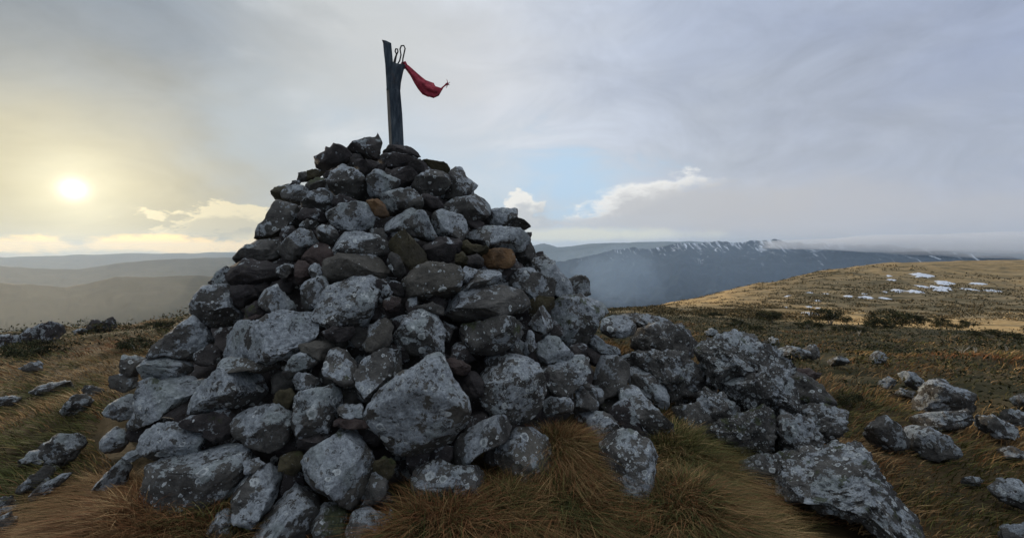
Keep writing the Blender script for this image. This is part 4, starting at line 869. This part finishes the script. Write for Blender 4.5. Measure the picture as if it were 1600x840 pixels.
def tussock(px, py, rad, hgt, n, pal, flow, label, zoff=0.0):
    C, t = ground_hit(px, py); Cc, tc_, hit = cone_hit(px, py); on = hit and tc_ < t - .1
    if on: C = Cc
    d0 = math.hypot(C[0] - AX, C[1] - AY); rs = np.random.RandomState(int(px)); rr = rad * np.sqrt(rs.rand(n)); th = rs.uniform(0, 2 * math.pi, n)
    x, y = rr * np.cos(th), rr * np.sin(th); dome = zoff * (1 - (rr / rad) ** 2)
    z = (-.85 * (np.hypot(C[0] + x - AX, C[1] + y - AY) - d0) if on else terr(C[0] + x, C[1] + y) - C[2]) + dome - .02
    lean = np.stack([x / rad * 1.1 + flow[0], y / rad * 1.1 + flow[1]], 1) + rs.normal(0, .45, (n, 2))
    H = hgt * .82 * rs.uniform(.4, 1.2, n) ; cn1 = pnoise(np.stack([x, y, 0 * x], 1) / rad * 2.5 + px)
    i_ = np.clip(((rs.rand(n) * .7 + cn1 * .6 + .15) * len(pal)).astype(int), 0, len(pal) - 1)
    tint = PAL[np.array(pal)[i_]] * rs.uniform(.3, 1.5, (n, 1))
    V, Fc, T = blades(np.stack([x, y, z], 1), H, rs.uniform(.003, .006, n), lean, tint, seg=4, droop=.9)
    me = new_mesh('grass_tussock', V, Fc, mgr); add_tint(me, T); o = link('grass_tussock', me, tuple(C)); tag(o, label, 'grass tussock', 'grass tussocks around the foot of the cairn')
TUS = [(690, 838, .33, .26, 5200, (3, 2, 2, 1, 4), (.0, -.5), 'broad russet tussock at the bottom edge under the stone with white rosettes', .10),
 (790, 812, .26, .24, 3600, (4, 3, 1, 2), (.1, -.5), 'dark green and brown tussock below the dull brown speckled stone', .06),
 (880, 712, .22, .26, 4600, (1, 2, 3, 0), (.25, -.55), 'brown tussock left of the upright leaning ringed stone', .10),
 (900, 800, .28, .24, 4200, (4, 3, 2, 1), (.1, -.5), 'greenish tussock at the bottom edge between the brown tussocks', .05),
 (1010, 845, .24, .22, 3000, (3, 4, 2, 1), (.2, -.4), 'low green tussock at the foot of the upright leaning ringed stone', .05),
 (1085, 806, .31, .22, 5200, (3, 2, 1, 4, 3), (.3, -.4), 'large olive and russet tussock right of the upright leaning ringed stone', .12),
 (1075, 712, .26, .24, 3600, (4, 3, 3, 0), (.45, -.35), 'green tussock under the tip of the long diagonal stone', .08),
 (1165, 838, .26, .16, 3600, (0, 1, 3, 0), (.45, -.3), 'straw coloured tussock at the bottom edge before the huge elongated boulder', .06),
 (1130, 745, .24, .20, 2600, (0, 1, 2), (.5, -.3), 'straw topped tussock against the broken foot block of the outcrop', .06),
 (175, 838, .30, .24, 5200, (1, 2, 2, 0), (-.7, -.5), 'long combed russet tussock at the bottom edge left of the cairn', .08),
 (92, 836, .24, .18, 3000, (1, 0, 2, 3), (-.75, -.45), 'combed brown tussock near the bottom left corner', .05),
 (212, 790, .20, .18, 3600, (2, 1, 1, 0), (-.75, -.5), 'dark russet tussock sweeping past the blade shaped stone', .05),
 (290, 838, .28, .22, 3400, (3, 2, 1, 4), (-.3, -.55), 'tussock at the bottom edge under the largest lower left boulder', .04),
 (150, 772, .16, .16, 1800, (0, 1, 1, 2), (-.8, -.4), 'straw coloured swept tussock between the pale stones at the lower left', .04)]
for t_ in TUS: tussock(*t_)

# low heath shrubs: leafy sprigs over the dark parts of the slope
mle, q, b = mat('heath_leaves', .85, .15); ca = q.node('ShaderNodeAttribute', attribute_name='tint'); q.l.new(ca.outputs['Color'], b.inputs['Base Color'])
def leaves(C, size, tint, rs):
    n = len(C); u = rs.normal(size=(n, 3)); u /= np.linalg.norm(u, axis=1)[:, None]; v = np.cross(u, rs.normal(size=(n, 3))); v /= np.linalg.norm(v, axis=1)[:, None]
    s = size[:, None]; V = np.stack([C - u * s, C + v * s * .45, C + u * s, C - v * s * .45], 1)
    b0 = np.arange(n)[:, None] * 4; return V.reshape(-1, 3), b0 + [0, 1, 2, 3], np.repeat(tint, 4, 0)
N = 125000; rs = np.random.RandomState(12)
a = np.radians(rs.uniform(-64, 62, N)); r = np.exp(rs.uniform(math.log(5.5), math.log(75), N)); hx, hy = r * np.sin(a), r * np.cos(a)
he, _ = veg(hx, hy); P2 = np.stack([hx, hy, 0 * hx], 1); lump = fbm(P2 * .8, 3); lump2 = fbm(P2 * np.array([.25, .5, 1]) + 3, 3)
k_ = (rs.rand(N) < he) & (lump > -.1); hx, hy, r, lump, lump2 = hx[k_], hy[k_], r[k_], lump[k_], lump2[k_]; n = len(hx)
top = (.06 + .34 * np.clip(lump + .1, 0, .7)) * (1 + r * .012)
hc = np.array([(.018, .022, .010), (.036, .038, .015), (.070, .060, .025), (.125, .088, .044)])
i_ = np.clip(((lump2 * .9 + .35 + rs.normal(0, .22, n)) * 4).astype(int), 0, 3)
V, Fc, T = leaves(np.stack([hx, hy, terr(hx, hy) + top * rs.uniform(.1, 1, n) ** .6], 1), (.014 + r * .0012) * rs.uniform(.6, 1.4, n), hc[i_] * rs.uniform(.6, 1.4, (n, 1)), rs)
N2 = 150000; a = np.radians(rs.uniform(8, 54, N2)); r = np.exp(rs.uniform(math.log(60), math.log(430), N2)); kx, ky = r * np.sin(a), r * np.cos(a); P2 = np.stack([kx, ky, 0 * kx], 1)
_, go_ = veg(kx, ky); den = fbm(P2 * .13, 3) + .5 * fbm(P2 * .03 + 5, 2); k_ = (den > .04 + .62 * go_); kx, ky, r, go_ = kx[k_], ky[k_], r[k_], go_[k_]; n = len(kx)
kc = np.array([(.045, .040, .018), (.085, .066, .030), (.20, .145, .072), (.42, .30, .15)]); i_ = np.clip((rs.rand(n) * 2.6 + go_ * 1.8).astype(int), 0, 3)
V2, F2, T2 = leaves(np.stack([kx, ky, terr(kx, ky) + rs.uniform(.05, .55, n)], 1), (.10 + r * .0011) * rs.uniform(.6, 1.4, n), kc[i_] * rs.uniform(.7, 1.3, (n, 1)), rs)
Fc = np.concatenate([Fc, F2 + len(V)]); V = np.concatenate([V, V2]); T = np.concatenate([T, T2])
me = new_mesh('heath', V, Fc, mle, smooth=False); add_tint(me, T); tag(link('heath', me), 'dark low alpine heath growing over the slope', 'heath', kind='stuff')

# snow gum scrub
mbk, q, b = mat('pale_bark', .85, .2); b.inputs['Base Color'].default_value = (.22, .20, .17, 1)
def shrub(px, py, wpx, hpx, label, seed):
    rs = np.random.RandomState(seed); C, t = ground_hit(px, py); m_ = t * pixdir(px, py)[1] / F; w, h = wpx * m_ / 2, hpx * m_
    root = bpy.data.objects.new('snow_gum_shrub', None); COL.objects.link(root); root.location = tuple(C); tag(root, label, 'shrub', 'scrubby shrubs on the slope')
    V, Fc, off = [], [], 0
    tips = []
    for k in range(5):
        e = np.array([rs.uniform(-.7, .7) * w, rs.uniform(-.4, .4) * w, h * rs.uniform(.5, .8)]); mid = e * [.35, .35, .55]
        v_, f_ = tube([(rs.uniform(-.06, .06) * w, 0, -.1), mid, e], np.array([.035, .022, .01]) * h, 5); V.append(v_); Fc.append(f_ + off); off += len(v_); tips.append(e)
    link('trunk', new_mesh('trunk', np.concatenate(V), np.concatenate(Fc), mbk), parent=root)
    nc = 34; cc = []
    for k in range(nc):
        u_ = rs.uniform(-1, 1); hh = math.sqrt(1 - u_ * u_ * .85); cc.append((u_ * w * .9, rs.uniform(-.6, .6) * w, h * (.10 + .78 * hh * rs.rand() ** .6)))
    cc = np.array(cc); n = 4200; k_ = rs.randint(0, nc, n); dr = rs.normal(size=(n, 3)); dr /= np.linalg.norm(dr, axis=1)[:, None]
    C3 = cc[k_] + dr * (rs.rand(n) ** .5)[:, None] * np.array([w * .24, w * .24, h * .20])
    tint = np.array([(.018, .024, .011), (.032, .036, .015), (.055, .050, .022)])[rs.randint(0, 3, n)] * rs.uniform(.6, 1.4, (n, 1)) * (1 + .5 * rs.normal(size=nc)[k_][:, None].clip(-1, 1))
    V, Fc, T = leaves(C3, np.full(n, .020) * (w + h) * rs.uniform(.6, 1.3, n), tint, rs); me = new_mesh('crown', V, Fc, mle, smooth=False); add_tint(me, T); link('crown', me, parent=root)
SHR = [(1205, 503, 46, 18, 'rounded dark shrub on the slope left of the long snow strip'), (1296, 507, 58, 26, 'broad dark shrub right under the long snow strip'),
 (1262, 513, 40, 14, 'low shrub touching the left foot of the broad dark one'), (1394, 509, 66, 26, 'largest round topped shrub against the golden grass'),
 (1366, 514, 46, 18, 'shrub joined to the left side of the largest round topped one'), (1432, 506, 40, 14, 'small shrub joined to the right side of the largest round topped one'),
 (1469, 511, 30, 15, 'dark shrub standing alone against the golden grass'), (1512, 512, 24, 13, 'square topped shrub right of the lone dark shrub'),
 (1490, 513, 30, 8, 'low shrub bridging the lone dark and the square topped shrubs'), (1150, 511, 40, 12, 'low dark shrub behind the tall outcrop'),
 (1330, 521, 50, 13, 'wide low shrub in the dark heath below the broad dark shrub'), (1182, 517, 26, 10, 'little shrub in the heath behind the tall outcrop'),
 (1555, 528, 70, 12, 'long low shrub at the right edge where heath meets golden grass'), (1115, 497, 36, 9, 'small shrub on the brown slope beyond the square boulder'),
 (215, 548, 70, 22, 'dark low shrub left of the layered slabs of the cairn'), (40, 556, 90, 22, 'dark low shrub below the skyline rocks at the left edge'), (250, 515, 60, 14, 'flat shrub on the left skyline beside the cairn'),
 (1330, 634, 56, 22, 'dark tussocky shrub in the grass right of the outcrop')]
for k, s_ in enumerate(SHR): shrub(*s_, 300 + k)
def dead(px, py, wpx, hpx, label, seed):
    rs = np.random.RandomState(seed); C, t = ground_hit(px, py); m_ = t * pixdir(px, py)[1] / F; w, h = wpx * m_, hpx * m_; V, Fc, off = [], [], 0
    for k in range(9):
        e = np.array([rs.uniform(-.5, .5) * w, rs.uniform(-.2, .2) * w, h * rs.uniform(.5, 1)])
        v_, f_ = tube([(0, 0, -.05), e * [.3, .3, .5] + rs.normal(0, .04 * h, 3), e], np.array([.03, .02, .007]) * h * 1.4, 5); V.append(v_); Fc.append(f_ + off); off += len(v_)
    o = link('dead_shrub', new_mesh('dead_shrub', np.concatenate(V), np.concatenate(Fc), mbone), tuple(C)); tag(o, label, 'dead shrub', 'bleached dead shrubs in the heath')
mbone, q, b = mat('bleached_wood', .8, .2); b.inputs['Base Color'].default_value = (.42, .38, .31, 1)
dead(1503, 552, 26, 14, 'bleached branching dead shrub, left of the pair in the heath', 1); dead(1524, 552, 10, 14, 'narrow upright bleached dead shrub, right of the pair in the heath', 2)
dead(1573, 547, 12, 10, 'small bleached dead shrub near the right edge', 3); dead(1342, 524, 8, 9, 'tiny bleached dead stem in the heath under the broad shrub', 4)

# ------------------------------------------------------------------ snow patches
msn, q, b = mat('old_snow', .6, .3); P = q.node('ShaderNodeTexCoord').outputs['Object']; n_ = q.noise(P, 1.3, 5, .6)
q.l.new(q.ramp(n_, [(.3, (.52, .55, .60)), (.7, (.80, .81, .83))]), b.inputs['Base Color']); bump(q, b, n_, .4, .2)
SNOW = [(1231,462,13,3,'small snow patch, leftmost on the upper slope'),(1265,457,11,3.5,'small bright snow patch right of the leftmost one'),(1290,459,10,3,'little snow patch between the small bright one and the cluster'),
 (1325,463,16,3,'thin snow patch at the left end of the cluster'),(1353,465,24,4,'ragged snow strip low in the middle cluster'),(1350,459,9,2,'tiny snow dash above the ragged strip'),(1383,466,18,3,'broken snow strip right of the ragged strip'),
 (1383,456,8,3,'tiny snow spot left of the oval patch'),(1402,454,20,8,'oval snow patch where the big group begins'),(1430,455,24,4,'low snow tail joined to the slanting patch'),(1441,447,20,11,'slanting snow patch rising to the right'),
 (1476,442,28,9,'largest snow patch, at the top of the group'),(1470,450,38,8,'wide snow patch right under the largest one'),(1513,452,28,2.5,'long thin snow line right of the wide patch'),(1549,454,24,3,'thin snow line furthest to the right'),
 (1527,443,22,4,'flat snow patch above the long thin lines'),(1392,437,13,4,'small snow patch above the oval one'),(1390,431,9,3,'tiny snow patch topmost on the left of the group'),(1440,429,36,6,'long snow patch just below the knoll crest'),
 (1262,490,30,2.6,'long narrow snow strip above the broad dark shrub'),(1278,470,13,2.5,'small snow dash above the narrow strip'),(1264,479,11,3,'small broken snow patch close above the narrow strip'),(1278,481,8,2,'tiny snow dash right of the broken patch'),
 (1227,480,7,2.5,'tiny snow spot left of the broken patch'),(1108,484,6,2,'tiny snow spot alone near the left foot of the knoll')]
for k, (px, py, w, h, lb) in enumerate(SNOW):
    C, t = ground_hit(px, py); _, t1 = ground_hit(px, py + h / 2); _, t2 = ground_hit(px, py - h / 2); t2 = min(t2, t1 + 70)
    d = pixdir(px, py); e1 = np.array([d[1], -d[0]]); e1 /= np.linalg.norm(e1); e2 = np.array([d[0], d[1]]); e2 /= np.linalg.norm(e2)
    hw = .43 * w * t * d[1] / F; hl = min(max((t2 - t1) / 2, .3), 2.6 * hw); rs = np.random.RandomState(k); V = [(0, 0)]; ring = 44; nr_ = 8
    for j in range(1, nr_ + 1):
        for m2 in range(ring):
            th = 2 * math.pi * m2 / ring; rr = (j / nr_) * (.85 + .75 * float(fbm(np.array([[math.cos(th) * 2.2 + k * 7, math.sin(th) * 2.2, k]]), 4)[0]))
            V.append((rr * hw * math.cos(th), rr * hl * math.sin(th)))
    V = np.array(V); XY = C[:2] + V[:, :1] * e1 + V[:, 1:2] * e2; f = np.concatenate([[0], np.repeat(np.arange(1, nr_ + 1) / nr_, ring)])
    Z = terr(XY[:, 0], XY[:, 1]) + min(.5, .10 * hw) * np.sqrt(np.clip(1 - f ** 2, 0, 1)) - .12 * f + .12
    Fc = [(0, 1 + m2, 1 + (m2 + 1) % ring, 0) for m2 in range(ring)]; me = bpy.data.meshes.new('snow_patch')
    Fl = [(0, 1 + m2, 1 + (m2 + 1) % ring) for m2 in range(ring)] + [(1 + j * ring + m2, 1 + (j + 1) * ring + m2, 1 + (j + 1) * ring + (m2 + 1) % ring, 1 + j * ring + (m2 + 1) % ring) for j in range(nr_ - 1) for m2 in range(ring)]
    me.from_pydata([tuple(v) for v in np.concatenate([XY - C[:2], (Z - C[2])[:, None]], 1)], [], Fl); me.materials.append(msn); me.update()
    for p_ in me.polygons: p_.use_smooth = True
    tag(link('snow_patch', me, tuple(C)), lb, 'snow patch', 'snow patches on the far knoll')
